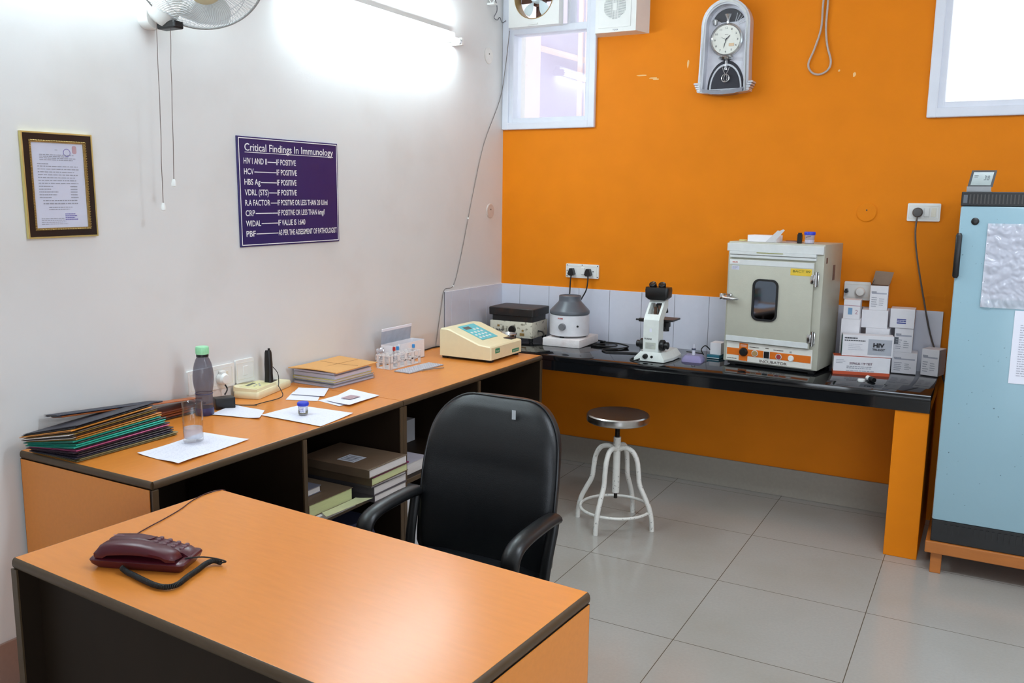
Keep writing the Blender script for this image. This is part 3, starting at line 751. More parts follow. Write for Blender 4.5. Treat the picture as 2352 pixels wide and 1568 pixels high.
bm = B(); tube(bm, spline([(0, -0.018, -0.018), (-0.002, -0.022, -0.10), (0.015, -0.02, -0.22), (0.06, -0.02, -0.42), (0.105, -0.02, -0.60), (0.155, -0.02, -0.74), (0.19, -0.02, -0.84), (0.24, -0.02, -0.95)], 5), 0.0042, 8); obj('flex', bm, mat('grey_flex', (92, 84, 78), 0.5), p, smooth=True)
s = plate_y((0.5655, -0.0, 1.193), 0.216, 0.084, label='white double socket plate with two black plugs on the orange wall')
bm = B(); box(bm, -0.006, 0.018, -0.016, -0.0098, -0.020, 0.022, 0.002); obj('switch', bm, m_white, s); bm = B()
for a, b in ((-.1, -.033), (-.1, .033), (.1, -.033), (.1, .033), (0, .036), (0.072, 0.0), (-.1, 0)): cyl(bm, (a, -0.0098, b), (a, -0.0112, b), 0.0035, n=8)
obj('screws', bm, m_ink, s)
for px, lab, pts in ((0.503, 'left black plug in the double socket, flex dropping to the centrifuge', [(0, -0.02, -0.012), (0.0, -0.03, -0.06), (-0.002, -0.03, -0.12), (-0.002, -0.035, -0.22), (0.03, -0.022, -0.30), (0.10, -0.022, -0.38), (0.20, -0.024, -0.4055), (0.24, -0.03, -0.4055)]),
                     (0.613, 'right black plug in the double socket, flex curving behind the centrifuge', [(0, -0.02, -0.012), (0.004, -0.03, -0.06), (-0.004, -0.035, -0.11), (-0.03, -0.04, -0.16), (-0.055, -0.045, -0.22), (-0.045, -0.022, -0.32), (0.02, -0.022, -0.395), (0.10, -0.022, -0.4055), (0.13, -0.04, -0.4055)]),):
    p = plug_y(px, 1.188, -0.010, 0.021, 'plug', lab, m_black, True)
    bm = B(); tube(bm, spline(pts, 5), 0.0042, 8); obj('flex', bm, m_rub, p, smooth=True)
s = plate_y((2.133, -0.010, 1.170), 0.128, 0.094, label='white socket plate half hidden behind the test kit boxes')
p = plug_y(2.150, 1.167, -0.020, 0.024, 'plug', 'round white plug in the socket above the small kit boxes', m_white)
p = plug_y(2.083, 1.170, -0.020, 0.010, 'plug', 'small black plug in the socket beside the incubator', m_black, True)

# left wall plates (facing +x)
def plate_x(y0, y1, z0, z1, label):
    t = T('wall_socket', label, 'socket', (0, (y0 + y1) / 2, (z0 + z1) / 2), 0, 'switch and socket plates'); w, h = y1 - y0, z1 - z0
    bm = B(); prism(bm, rrect(w, h, 0.005), (0, 0, 0), Y, Z, X * 0.011); obj('plate', bm, m_white, t, smooth=30)
    bm = B(); ringpoly(bm, rrect(w * .90, h * .72, 0.003), rrect(w * .88, h * .69, 0.003), (0.011, 0, 0), Y, Z, X * 0.0012); obj('module_frame', bm, m_offw, t)
    return t
s = plate_x(-2.512, -2.272, 0.835, 0.930, 'long white socket plate on the white wall behind the grey bottle')
obj('switch', box(B(), 0.010, 0.014, 0.06, 0.085, -0.02, 0.02, 0.001, 1), m_offw, s)
s = plate_x(-2.262, -2.160, 0.838, 0.936, 'square white switch plate on the white wall behind the cream meter')
obj('switch', box(B(), 0.010, 0.014, -0.012, 0.012, -0.02, 0.02, 0.001, 1), m_white, s)
bm = B(); lathe(bm, [(0, 0.034), (0.018, 0.032), (0.024, 0.022), (0.024, 0.0), (0, 0.0)], 20, (0, 0, 0), (1, 0, 0)); box(bm, 0.0, 0.02, -0.012, 0.012, 0.012, 0.034, 0.003)
p = tag(obj('plug', bm, m_white, smooth=30, loc=(0.0125, -2.348, 0.876)), 'round white plug in the plate behind the grey bottle', 'plug')
bm = B(); tube(bm, spline([(0.018, 0, -0.018), (0.03, 0.005, -0.04), (0.055, -0.03, -0.052), (0.075, -0.05, -0.046)], 5), 0.003, 8); obj('flex', bm, m_rub, p)

# ---------------------------------------------------------------- on the wall-side desks
# folder pile by the end of the desk
def folder(bm_args): pass
fcols = [('olive', (120, 108, 70)), ('olive', (138, 124, 82)), ('dark navy', (38, 36, 54)), ('dark plum', (52, 36, 50)), ('dark brown', (56, 44, 40)), ('dark plum', (60, 40, 56)), ('pink', (190, 84, 128)),
         ('black', (34, 34, 40)), ('teal', (28, 158, 138)), ('teal', (32, 176, 152)), ('dark green', (62, 70, 60)), ('teal', (24, 150, 132)), ('yellow ochre', (176, 132, 48)), ('orange', (206, 124, 46)), ('dark brown', (66, 50, 40)),
         ('mustard', (170, 140, 70)), ('dark brown', (72, 52, 38)), ('bright orange', (226, 146, 56)), ('black', (30, 28, 32)), ('dark navy', (32, 32, 46))]
ords = ['bottommost', 'second', 'third', 'fourth', 'fifth', 'sixth', 'seventh', 'eighth', 'ninth', 'tenth', 'eleventh', 'twelfth', 'thirteenth', 'fourteenth', 'fifteenth', 'sixteenth', 'seventeenth', 'eighteenth', 'nineteenth', 'topmost']
zs_, zw_ = ZD + 0.0005, ZD + 0.0005
Wd = 0.225
rndf = random.Random(12)
for i, (cn, c) in enumerate(fcols):
    th = 0.0062 if i in (8, 9, 11, 17) else 0.0055
    tw = 0.0031                                    # folded spine is thicker than the open side
    k = i / 19
    yaw = radians(0.5 + 9.5 * k); x1 = 0.288 - 0.004 * k + (0.006 * rndf.random() if 0 < i < 18 else 0)
    L = 0.385 - 0.045 * k
    tilt = atan2(zs_ - zw_, Wd)
    t = T('document_folder', '%s folder, %s from the bottom of the slumped pile at the desk end' % (cn, ords[i]) if 0 < i < 19 else '%s %s folder of the slumped pile at the desk end' % (cn, ords[i]), 'folder',
          (x1, -3.192 + 0.010 * sin(i * 2.1), zs_ + 0.0002), group='folders in the slumped pile', rot=(Matrix.Rotation(yaw, 3, 'Z') @ Matrix.Rotation(-tilt * -1.0 * -1.0, 3, 'Y')).to_euler())
    m1 = mat('folder_' + cn.replace(' ', '_') + str(c[0]), c, 0.5, var=0.08)
    poly = [(0.0, 0.0008), (0.0022, th / 2), (0.0, th - 0.0008), (-Wd, tw - 0.0002), (-Wd, tw - 0.0010), (-0.003, th - 0.0018), (-0.0015, th / 2), (-0.003, 0.0016), (-Wd, 0.0008), (-Wd, 0.0)]
    bm = B(); prism(bm, poly, (0, 0, 0), X, Z, Y * L); obj('cover', bm, m1, t)
    pe = -0.018 if i in (13, 15) else 0.006
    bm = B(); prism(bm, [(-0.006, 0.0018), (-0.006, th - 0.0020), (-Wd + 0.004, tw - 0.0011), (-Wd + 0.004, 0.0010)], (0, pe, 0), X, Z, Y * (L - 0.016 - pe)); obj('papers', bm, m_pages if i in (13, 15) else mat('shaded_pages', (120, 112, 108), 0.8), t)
    zs_ += th + 0.0003; zw_ += tw + 0.0002
# flatter folders against the wall behind the pile
hz = ZD
cols2 = [('dark brown', (60, 40, 30)), ('reddish brown', (128, 62, 30)), ('tan brown', (150, 80, 40)), ('maroon brown', (110, 50, 28)), ('orange brown', (178, 98, 48)), ('dark navy', (36, 38, 54))]
labs = ['dark brown folder lowest in the small pile at the wall behind the tumbler', 'reddish brown folder second from bottom in the small pile at the wall', 'tan brown folder third from bottom in the small pile at the wall', 'maroon brown folder fourth from bottom in the small pile at the wall',
        'long orange brown folder bridging from the slumped pile to the small wall pile', 'dark navy folder lying on the orange brown one along the wall']
for i, (cn, c) in enumerate(cols2):
    th = 0.0085 if i < 4 else 0.007; L = 0.30 if i < 4 else (0.58 if i == 4 else 0.42)
    y0 = -2.81 + 0.006 * (i % 2) if i < 4 else (-3.10 if i == 4 else -3.12)
    z0 = hz + 0.0003 if i < 4 else (0.8820 if i == 4 else 0.8905)
    t = T('document_folder', labs[i], 'folder', (0.088 + 0.003 * (i % 2), y0, z0), group='folders lying along the wall', rot=(radians(0 if i < 4 else -4.7), radians(0 if i < 4 else -8), radians(0.7 * (i % 3) - 0.7)))
    m1 = mat('wallfolder_%d' % c[0], c, 0.5, var=0.08); Wd = 0.068
    bm = B(); prism(bm, [(0, 0.001), (0.002, th / 2), (0, th - 0.001), (-Wd, th), (-Wd, th - 0.001), (-0.003, th - 0.002), (-0.002, th / 2), (-0.003, 0.002), (-Wd, 0.001), (-Wd, 0)], (0, 0, 0), X, Z, Y * L); obj('cover', bm, m1, t)
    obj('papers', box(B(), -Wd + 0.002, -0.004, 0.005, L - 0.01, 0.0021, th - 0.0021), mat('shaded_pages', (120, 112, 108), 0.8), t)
    hz += th + 0.0004
# loose dark file drooping over the top of the pile
def sheet(pts, z, name, material, label, cat, curl=0.006, seed=1, group=None, th=0.0006, lift=0.0006, n=10, corner=None):
    """thin sheet of paper spanning the four corners pts (x, y), gently wavy"""
    rnd = random.Random(seed); ph = [rnd.random() * 6 for _ in range(4)]
    a, b, c, d = [Vector((p[0], p[1], 0)) for p in pts]
    bm = B(); uvl = bm.loops.layers.uv.new('uv'); top = []; bot = []
    def hgt(u, v):
        e = max(0, abs(u - .5) * 2 - .55) ** 2 + max(0, abs(v - .5) * 2 - .55) ** 2
        w_ = (sin(u * 5 + ph[0]) * sin(v * 4 + ph[1]) + 1) * 0.5
        hh = curl * (0.35 * w_ + 1.6 * e * (0.5 + 0.5 * sin(u * 3 + v * 4 + ph[2])))
        if corner: hh += corner[2] * max(0, 1 - ((u - corner[0]) ** 2 + (v - corner[1]) ** 2) * 5) ** 2
        return z + lift + hh
    for i in range(n + 1):
        ra, rb = [], []
        for j in range(n + 1):
            u, v = i / n, j / n
            p = (a * (1 - u) + b * u) * (1 - v) + (d * (1 - u) + c * u) * v
            p.z = hgt(u, v); ra.append(bm.verts.new(p)); rb.append(bm.verts.new(p - Z * th))
        top.append(ra); bot.append(rb)
    for i in range(n):
        for j in range(n):
            f = bm.faces.new((top[i][j], top[i + 1][j], top[i + 1][j + 1], top[i][j + 1]))
            for lp, (q, w_) in zip(f.loops, ((i, j), (i + 1, j), (i + 1, j + 1), (i, j + 1))): lp[uvl].uv = (q / n, w_ / n)
            bm.faces.new((bot[i][j], bot[i][j + 1], bot[i + 1][j + 1], bot[i + 1][j]))
    for i in range(n):
        for q in (0, n):
            bm.faces.new((top[i][q], top[i + 1][q], bot[i + 1][q], bot[i][q])); bm.faces.new((top[q][i], top[q][i + 1], bot[q][i + 1], bot[q][i]))
    o = obj(name, bm, material, smooth=60)
    if label: tag(o, label, cat, group)
    return o
def print_mat(name, rows, base=(233, 233, 243), ink=(150, 150, 170), dens=0.5, stamp=None):
    M = mat(name, base, 0.7, var=0.015); nt = M.node_tree; b = nt.nodes['Principled BSDF']
    src = b.inputs['Base Color'].links[0].from_socket
    uv = nt.nodes.new('ShaderNodeUVMap'); sp = nt.nodes.new('ShaderNodeSeparateXYZ'); nt.links.new(uv.outputs[0], sp.inputs[0])
    def M2(op, a, b_=None, v=None):
        k = nt.nodes.new('ShaderNodeMath'); k.operation = op; nt.links.new(a, k.inputs[0])
        if b_ is not None: nt.links.new(b_, k.inputs[1])
        if v is not None: k.inputs[1].default_value = v
        return k.outputs[0]
    ry = M2('MULTIPLY', sp.outputs[1], v=rows); fr = M2('FRACT', ry); l1 = M2('LESS_THAN', fr, v=0.34)
    cmb = nt.nodes.new('ShaderNodeCombineXYZ'); nt.links.new(M2('MULTIPLY', sp.outputs[0], v=34), cmb.inputs[0]); nt.links.new(M2('MULTIPLY', M2('FLOOR', ry), v=7.3), cmb.inputs[1])
    nz = nt.nodes.new('ShaderNodeTexNoise'); nz.inputs['Scale'].default_value = 1.0; nt.links.new(cmb.outputs[0], nz.inputs['Vector'])
    l2 = M2('GREATER_THAN', nz.outputs[0], v=dens)
    mg = M2('LESS_THAN', M2('ABSOLUTE', M2('SUBTRACT', sp.outputs[0], v=0.5)), v=0.41); mh = M2('LESS_THAN', M2('ABSOLUTE', M2('SUBTRACT', sp.outputs[1], v=0.5)), v=0.43)
    k = M2('MULTIPLY', M2('MULTIPLY', l1, l2), M2('MULTIPLY', mg, mh))
    mx = nt.nodes.new('ShaderNodeMixRGB'); mx.inputs[2].default_value = lin(ink) + (1,); nt.links.new(k, mx.inputs[0]); nt.links.new(src, mx.inputs[1]); nt.links.new(mx.outputs[0], b.inputs['Base Color'])
    return M
m_pr1 = print_mat('printed_report', 26, ink=(217, 217, 230)); m_pr2 = print_mat('printed_form', 16, ink=(222, 222, 234), dens=.55)
G = 'loose papers on the desk'
sheet([(0.368, -3.034), (0.574, -3.047), (0.548, -2.724), (0.345, -2.745)], ZD, 'paper_sheet', m_pr1, 'printed white paper lying under the glass tumbler', 'paper', 0.007, 3, G, corner=(0.9, 0.1, 0.006))
sheet([(0.164, -2.547), (0.300, -2.385), (0.372, -2.492), (0.26, -2.56)][0:1] + [(0.369, -2.497), (0.294, -2.392), (0.125, -2.384)], ZD, 'paper_sheet', m_pr2, 'blank white paper with raised corner right of the grey bottle', 'paper', 0.010, 5, G)
sheet([(0.337, -2.454), (0.639, -2.462), (0.615, -2.247), (0.345, -2.252)], ZD, 'paper_sheet', m_pr2, 'white paper under the blue lidded specimen jar', 'paper', 0.004, 8, G, lift=0.0022)
sheet([(0.225, -2.202), (0.355, -2.155), (0.262, -2.025), (0.150, -2.075)], ZD, 'paper_sheet', m_paper, 'small white slip in front of the cream meter, lower of two', 'paper', 0.003, 11, G)
sheet([(0.185, -2.125), (0.330, -2.085), (0.240, -1.950), (0.125, -2.015)], ZD, 'paper_sheet', m_paper, 'small white slip against the book stack, upper of two', 'paper', 0.003, 12, G, lift=0.0045)
sheet([(0.347, -2.144), (0.490, -2.178), (0.495, -1.985), (0.357, -1.98)], ZD, 'paper_sheet', m_paper, 'plain white underside sheet below the form with the brown printed box', 'paper', 0.003, 15, G)
s5 = sheet([(0.385, -2.135), (0.528, -2.163), (0.512, -1.944), (0.345, -1.93)], ZD, 'paper_sheet', m_pr2, 'folded white form with a small brown printed box near the desk seam', 'paper', 0.006, 14, G, lift=0.005)
bm = B(); box(bm, 0.420, 0.470, -2.085, -2.020, ZD + 0.0095, ZD + 0.0100); obj('brown_printed_box', bm, mat('brown_print', (178, 150, 156), 0.7), s5)

# bottle
t = T('water_bottle', 'smoky grey plastic bottle with a mint green cap', 'bottle', (0.140, -2.550, ZD + 0.0005))
prof = [(0, 0.002), (0.030, 0.0), (0.0335, 0.006), (0.034, 0.03), (0.0325, 0.05), (0.031, 0.082), (0.0325, 0.095), (0.036, 0.112), (0.0385, 0.135), (0.0385, 0.155), (0.036, 0.178), (0.0315, 0.20), (0.026, 0.215), (0.0212, 0.224), (0.0205, 0.238)]
M = film('smoky_plastic', (96, 94, 104), 0.55, (0.72, 0.71, 0.76))
bm = B(); lathe(bm, prof[1:], 36); obj('body', bm, M, t, smooth=50)
bm = B(); lathe(bm, [(0.0315, 0.0), (0.0348, 0.004), (0.0352, 0.02), (0.0345, 0.03)], 32); tube(bm, [(0.0322 * cos(2 * pi * i / 32), 0.0322 * sin(2 * pi * i / 32), 0.084) for i in range(32)], 0.0014, 6, closed=True); obj('base_ring', bm, mat('deep_blue_plastic', (48, 50, 92), 0.3), t, smooth=50)
bm = B(); lathe(bm, [(0.0235, 0.236), (0.024, 0.238), (0.024, 0.262), (0.0225, 0.265), (0, 0.265)], 28)
for i in range(28): a = 2 * pi * i / 28; box(bm, 0.0238 * cos(a) - .0006, 0.0238 * cos(a) + .0006, 0.0238 * sin(a) - .0006, 0.0238 * sin(a) + .0006, 0.239, 0.261)
box(bm, -0.030, -0.022, -0.006, 0.004, 0.238, 0.256, 0.002); obj('cap', bm, mat('mint_green_plastic', (160, 226, 178), 0.4), t, smooth=50)
bm = B(); cyl(bm, (0, 0, 0.226), (0, 0, 0.2365), 0.0225, n=28); obj('collar', bm, m_black, t, smooth=30)

# tumbler
t = T('glass_tumbler', 'tall clear glass tumbler partly filled with water', 'glass', (0.413, -2.845, ZD + 0.0075))
bm = B(); lathe(bm, [(0, 0.0), (0.0315, 0.0), (0.0330, 0.003), (0.0335, 0.134), (0.0325, 0.1355), (0.0315, 0.134), (0.0305, 0.012), (0, 0.010)], 40); obj('wall', bm, sheet_glass('clear_glass', 0.03, (0.975, 0.98, 0.98)), t, smooth=50)
bm = B(); lathe(bm, [(0, 0.0105), (0.0304, 0.0125), (0.0310, 0.047), (0, 0.047)], 40); obj('water', bm, film('cloudy_water', (224, 226, 236), 0.62, (0.95, 0.96, 1.0)), t, smooth=50)

# specimen jar on paper
def specimen(loc, label, sc=1.0, rz=0, word=('UF', '173'), content=(110, 104, 84)):
    t = T('specimen_jar', label, 'jar', loc, rz, 'blue lidded specimen jars')
    M = film('clouded_plastic', (200, 202, 212), 0.5, (0.95, 0.95, 0.97))
    bm = B(); lathe(bm, [(0, 0), (0.0165 * sc, 0), (0.0175 * sc, 0.003 * sc), (0.0195 * sc, 0.036 * sc), (0, 0.036 * sc)], 28); obj('cup', bm, M, t, smooth=40)
    bm = B(); lathe(bm, [(0, .0005), (0.0180 * sc, 0.004 * sc), (0.0188 * sc, 0.016 * sc), (0, 0.016 * sc)], 28); obj('contents', bm, mat('specimen_%d' % content[0], content, 0.4), t)
    bm = B(); lathe(bm, [(0.0, 0.035 * sc), (0.0212 * sc, 0.035 * sc), (0.0216 * sc, 0.038 * sc), (0.0216 * sc, 0.046 * sc), (0.020 * sc, 0.048 * sc), (0, 0.048 * sc)], 32)
    for i in range(40): a = 2 * pi * i / 40; box(bm, 0.0215 * sc * cos(a) - .0004, 0.0215 * sc * cos(a) + .0004, 0.0215 * sc * sin(a) - .0004, 0.0215 * sc * sin(a) + .0004, 0.037 * sc, 0.045 * sc)
    obj('lid', bm, mat('cobalt_blue_plastic', (46, 66, 196), 0.4), t, smooth=40)
    return t
t = specimen((0.468, -2.365, ZD + 0.0055), 'specimen jar with blue lid standing on the paper on the desk')
d = Vector((0.56, -0.83, 0)).normalized(); e_ = Vector((-d.y, d.x, 0))
bm = B()
for k in range(7):
    a = -0.6 + 1.2 * k / 6; dd = d * cos(a) + e_ * sin(a)
    if k < 6:
        a2 = a + 0.2; d2 = d * cos(a2) + e_ * sin(a2)
        bm.faces.new([bm.verts.new(v) for v in (dd * .0189 + Z * .009, d2 * .0189 + Z * .009, d2 * .0203 + Z * .031, dd * .0203 + Z * .031)])
lb = obj('label', bm, m_paper, t)
bm = B(); text(bm, 'U F', d * 0.0206 - e_ * 0.009 + Z * 0.0215, e_, Z, 0.014, 0.006, 0.02); text(bm, '1173', d * 0.0204 - e_ * 0.010 + Z * 0.0125, e_, Z, 0.017, 0.006, 0.02); obj('handwriting', bm, m_blueink, lb)

# small cream meter with black handset
t = T('bench_meter', 'low cream bench meter with a small display beside the book stack', 'meter', (0.133, -2.262, ZD + 0.001), radians(105.5))
# local x runs along its front edge, local +y toward the wall
bm = B(); loft(bm, [[Vector((x, y, z)) for x, y in rrect(0.29 - q, 0.118 - q * .6, 0.012, 4, 0.145, 0.059)] for q, z in ((0.006, 0.0), (0.0, 0.006), (0.0, 0.022), (0.008, 0.028))]); 
obj('casing', bm, m_cream, t, smooth=40)
bm = B(); prism(bm, [(0.010, 0.026), (0.012, 0.040), (0.105, 0.044), (0.118, 0.050), (0.118, 0.026)], (0.006, 0, 0), Y, Z, X * 0.165); obj('raised_panel', bm, m_cream, t, smooth=30)
bm = B(); prism(bm, [(0.018, 0.0), (0.10, 0.0), (0.10, 0.001), (0.018, 0.001)], (0.02, 0, 0.0405), Y, Z, X * 0.12); f_ = obj('keypad_field', bm, mat('pale_field', (222, 214, 160), 0.5), t, loc=(0, 0, -0.0009), rot=(radians(2.45), 0, 0))
bm = B(); box(bm, 0.045, 0.110, 0.072, 0.088, 0.0420, 0.0446); obj('display', bm, mat('lcd_grey', (92, 94, 84), 0.2), t)
bm = B()
for i, j in ((0.055, 0.048), (0.078, 0.052), (0.10, 0.052), (0.078, 0.036)): cyl(bm, (i, j, 0.0405), (i, j, 0.0448), 0.004, n=12)
obj('buttons', bm, m_greyink, t)
bm = B(); box(bm, 0.178, 0.262, 0.052, 0.100, 0.0265, 0.0305, 0.001, 1); obj('black_well', bm, m_black, t)
h_ = T('handset', 'upright black tapered probe handset standing on the cream meter', 'handset', (0.055, -2.120, ZD + 0.030), radians(15))
bm = B(); loft(bm, [[Vector((x, y, z)) for x, y in rrect(a, b, min(a, b) * .3, 3)] for a, b, z in ((0.040, 0.034, 0.0), (0.034, 0.028, 0.012), (0.031, 0.024, 0.05), (0.032, 0.025, 0.09), (0.027, 0.022, 0.14), (0.022, 0.018, 0.150))]); obj('body', bm, m_black, h_, smooth=40)
bm = B(); cyl(bm, (0.004, 0, 0.148), (0.004, 0, 0.159), 0.005, n=12); obj('aerial_stub', bm, m_black, h_, smooth=30)
bm = B(); tube(bm, spline([(0.02, 0.0, 0.08), (0.036, 0.012, 0.05), (0.035, 0.02, 0.01), (0.05, -0.01, 0.0), (0.075, -0.045, 0.0), (0.110, -0.085, -0.02), (0.110, -0.125, -0.0262), (0.09, -0.20, -0.0262), (0.075, -0.26, -0.0262)], 6), 0.0018, 6); obj('lead', bm, m_rub, h_)
# adapter
t = T('power_adapter', 'black block power adapter on the desk beside the grey bottle', 'adapter', (0.122, -2.435, ZD + 0.0006), radians(62))
obj('block', box(B(), -0.038, 0.038, -0.022, 0.028, 0, 0.044, 0.003), m_black, t, smooth=30)
bm = B(); tube(bm, spline([(0.036, 0.0, 0.01), (0.06, 0.002, 0.004), (0.09, -0.012, 0.003), (0.12, -0.03, 0.003)], 5), 0.002, 6); obj('lead', bm, m_rub, t)

# note books with brown envelope
def book(loc, rz, w, l, h, cover, pages, label, group, name='register_book', spine='-x', cat='book', th=0.0022, parts=None):
    t = T(name, label, cat, loc, rz, group)
    bm = B(); box(bm, 0, w, 0, l, 0, th, 0.0006, 1); box(bm, 0, w, 0, l, h - th, h, 0.0006, 1)
    if spine == '-x': box(bm, -0.0005, th, 0, l, 0.0005, h - 0.0005)
    if spine == '-y': box(bm, 0, w, -0.0005, th, 0.0005, h - 0.0005)
    if spine == '+y': box(bm, 0, w, l - th, l + 0.0005, 0.0005, h - 0.0005)
    obj('cover', bm, cover, t)
    e1 = 0.004
    obj('pages', box(B(), th, w - e1, (th if spine == '-y' else e1), (l - th if spine == '+y' else l - e1), th, h - th), pages, t)
    return t
zz = ZD + 0.0003
mbk = [mat('grey_card_cover', (150, 146, 150), 0.6), mat('white_card_cover', (205, 203, 212), 0.6), mat('yellow_card_cover', (196, 188, 120), 0.6)]
mp = [mat('lilac_page_block', (206, 200, 214), 0.8, var=0.1, aniso=(.3, .3, 20), scale=60)]
for i, (h, dx, dy, c) in enumerate(((0.012, 0.0, 0.0, 0), (0.010, -0.004, 0.012, 0), (0.012, 0.0, 0.0, 2), (0.017, -0.002, 0.008, 1), (0.012, -0.006, 0.004, 0))):
    book((0.012 + dx, -1.925 + dy, zz), radians(-1.5 + i * .8), 0.236, 0.285 - 0.006 * i, h, mbk[c], mp[0], 'grey paged note book, %s in the stack under the brown envelope' % ['bottom one', 'second from bottom', 'middle one', 'second from top', 'top one'][i], 'note books under the envelope', 'note_book')
    zz += h + 0.0004
t = T('brown_envelope', 'large brown kraft envelope lying on the note book stack', 'envelope', (0, 0, 0))
bm = B(); n = 12; top = []; bot = []
ca, cb, cc, cd = Vector((0.018, -1.962, 0)), Vector((0.268, -1.925, 0)), Vector((0.250, -1.618, 0)), Vector((0.010, -1.60, 0))
for i in range(n + 1):
    a_, b_ = [], []
    for j in range(n + 1):
        u, v = i / n, j / n; p = (ca * (1 - u) + cb * u) * (1 - v) + (cd * (1 - u) + cc * u) * v
        p.z = zz + 0.0025 + 0.006 * sin(u * 3) * (1 - v) + 0.010 * max(0, 0.3 - v) * (1 - u) + 0.004 * (1 - u)
        a_.append(bm.verts.new(p + Z * 0.0025)); b_.append(bm.verts.new(p - Z * 0.0015))
    top.append(a_); bot.append(b_)
for i in range(n):
    for j in range(n):
        bm.faces.new((top[i][j], top[i + 1][j], top[i + 1][j + 1], top[i][j + 1])); bm.faces.new((bot[i][j], bot[i][j + 1], bot[i + 1][j + 1], bot[i + 1][j]))
for i in range(n):
    for q in (0, n): bm.faces.new((top[i][q], top[i + 1][q], bot[i + 1][q], bot[i][q])); bm.faces.new((top[q][i], top[q][i + 1], bot[q][i + 1], bot[q][i]))
obj('sleeve', bm, m_kraft, t, smooth=50)
bm = B(); z_ = zz + 0.0115; tube(bm, [(0.145, -1.90, z_), (0.142, -1.78, z_ - 0.001), (0.145, -1.63, z_ - 0.002)], 0.0006, 4); tube(bm, [(0.03, -1.76, z_ - .001), (0.142, -1.775, z_), (0.25, -1.76, z_ - 0.001)], 0.0006, 4); obj('crease', bm, mat('crease_brown', (150, 104, 58), 0.7), t)

# foil lined carton
t = T('open_carton', 'small open white carton with silver inside leaning by the wall', 'box', (0.055, -1.335, ZD + 0.0005), 0)
bm = B(); box(bm, 0, 0.080, 0, 0.0015, 0, 0.095); box(bm, 0, 0.080, 0.2735, 0.275, 0, 0.095); box(bm, 0, 0.0015, 0, 0.275, 0, 0.095); box(bm, 0.0785, 0.080, 0, 0.275, 0, 0.095); box(bm, 0, 0.08, 0, 0.275, 0, 0.0015)
obj('carton', bm, m_card, t)
bm = B(); rows_ = []
for k in range(7):
    q = k / 6; rows_.append([bm.verts.new((0.002 + 0.03 * q, -0.03 * q + y_, 0.095 + 0.075 * q + (0.012 * sin(q * 3)))) for y_ in (0.0, 0.07, 0.14, 0.2, 0.255)])
for a, b in zip(rows_, rows_[1:]):
    for j in range(4): bm.faces.new((a[j], a[j + 1], b[j + 1], b[j]))
r_ = bmesh.ops.solidify(bm, geom=bm.faces[:], thickness=0.001); obj('silver_flap', bm, mat('silver_lining', (208, 212, 222), 0.35, metal=0.1, var=0.1), t, smooth=40)
bm = B(); box(bm, 0.030, 0.034, -0.03, 0.225, 0.166, 0.180, 0.001, 1); obj('white_lip', bm, m_paper, t)
t = T('foil_pack', 'crumpled silver foil pack standing beside the open carton', 'packet', (0.06, -1.405, ZD + 0.0005))
bm = B(); bmesh.ops.create_grid(bm, x_segments=8, y_segments=10, size=0.5)
rnd = random.Random(5)
for v in bm.verts: v.co = Vector((0.02 + (rnd.random() - .5) * 0.012, v.co.x * 0.062 + 0.030, (v.co.y + .5) * 0.085 + 0.001))
bmesh.ops.solidify(bm, geom=bm.faces[:], thickness=0.004); obj('foil', bm, mat('crumpled_foil', (214, 214, 218), 0.28, metal=0.6), t)

# test tube rack
t = T('test_tube_rack', 'white test tube rack on the desk in front of the open carton', 'rack', (0.118, -1.452, ZD + 0.0005), radians(-2))
bm = B(); Lr, Wr, Hr = 0.245, 0.088, 0.064
box(bm, 0, Wr, 0, Lr, 0, 0.003); 
def slotplate(z, m_=0.006):
    nx, ny = 3, 8
    for i in range(nx + 1): box(bm, i * (Wr - 0.004) / nx, i * (Wr - 0.004) / nx + 0.004, -m_, Lr + m_, z, z + 0.003)
    for j in range(ny + 1): box(bm, -0.004, Wr + 0.004, j * (Lr - 0.005) / ny, j * (Lr - 0.005) / ny + 0.005, z, z + 0.003)
slotplate(Hr); slotplate(0.030, 0)
for x0 in (0.0, Wr - 0.0025):
    for j in range(5): yy = j * (Lr - 0.020) / 4; box(bm, x0, x0 + 0.0025, yy, yy + 0.020, 0.003, Hr)
    box(bm, x0, x0 + 0.0025, 0, Lr, 0.028, 0.036)
for y0 in (0.0, Lr - 0.0025):
    for i in (0, 1, 2): xx = i * (Wr - 0.012) / 2; box(bm, xx, xx + 0.012, y0, y0 + 0.0025, 0.003, Hr)
obj('frame', bm, mat('rack_white', (232, 226, 224), 0.4), t)
M = sheet_glass('tube_glass', 0.10, (0.93, 0.94, 0.95))
def testtube(x, y, capc, name, label, blood=None, Lt=0.078):
    t = T('test_tube', label, 'test tube', (x, y, ZD + 0.0045), 0, 'test tubes in the rack')
    bm = B(); lathe(bm, [(0, 0.0), (0.004, 0.001), (0.0058, 0.006), (0.0058, Lt)], 14); obj('tube', bm, M, t, smooth=50)
    if capc: bm = B(); lathe(bm, [(0, Lt - 0.003), (0.0072, Lt - 0.003), (0.0078, Lt + 0.002), (0.0072, Lt + 0.015), (0, Lt + 0.016)], 16); obj('cap', bm, mat('cap_' + name, capc, 0.4), t, smooth=40)
    if blood: bm = B(); lathe(bm, [(0, 0.001), (0.0050, 0.006), (0.0052, 0.022), (0, 0.022)], 12); obj('sample', bm, mat('dark_blood', (92, 28, 18), 0.3), t, smooth=40)
ry = lambda j: -1.452 + 0.016 + j * 0.030
rxx = lambda i: 0.134 + i * 0.028
testtube(rxx(1), ry(3) - 0.02, (178, 40, 34), 'red', 'test tube with red cap in the white rack')
testtube(rxx(1) + 0.003, ry(4) - 0.025, (54, 140, 206), 'blue', 'test tube with blue cap next to the red one in the rack')
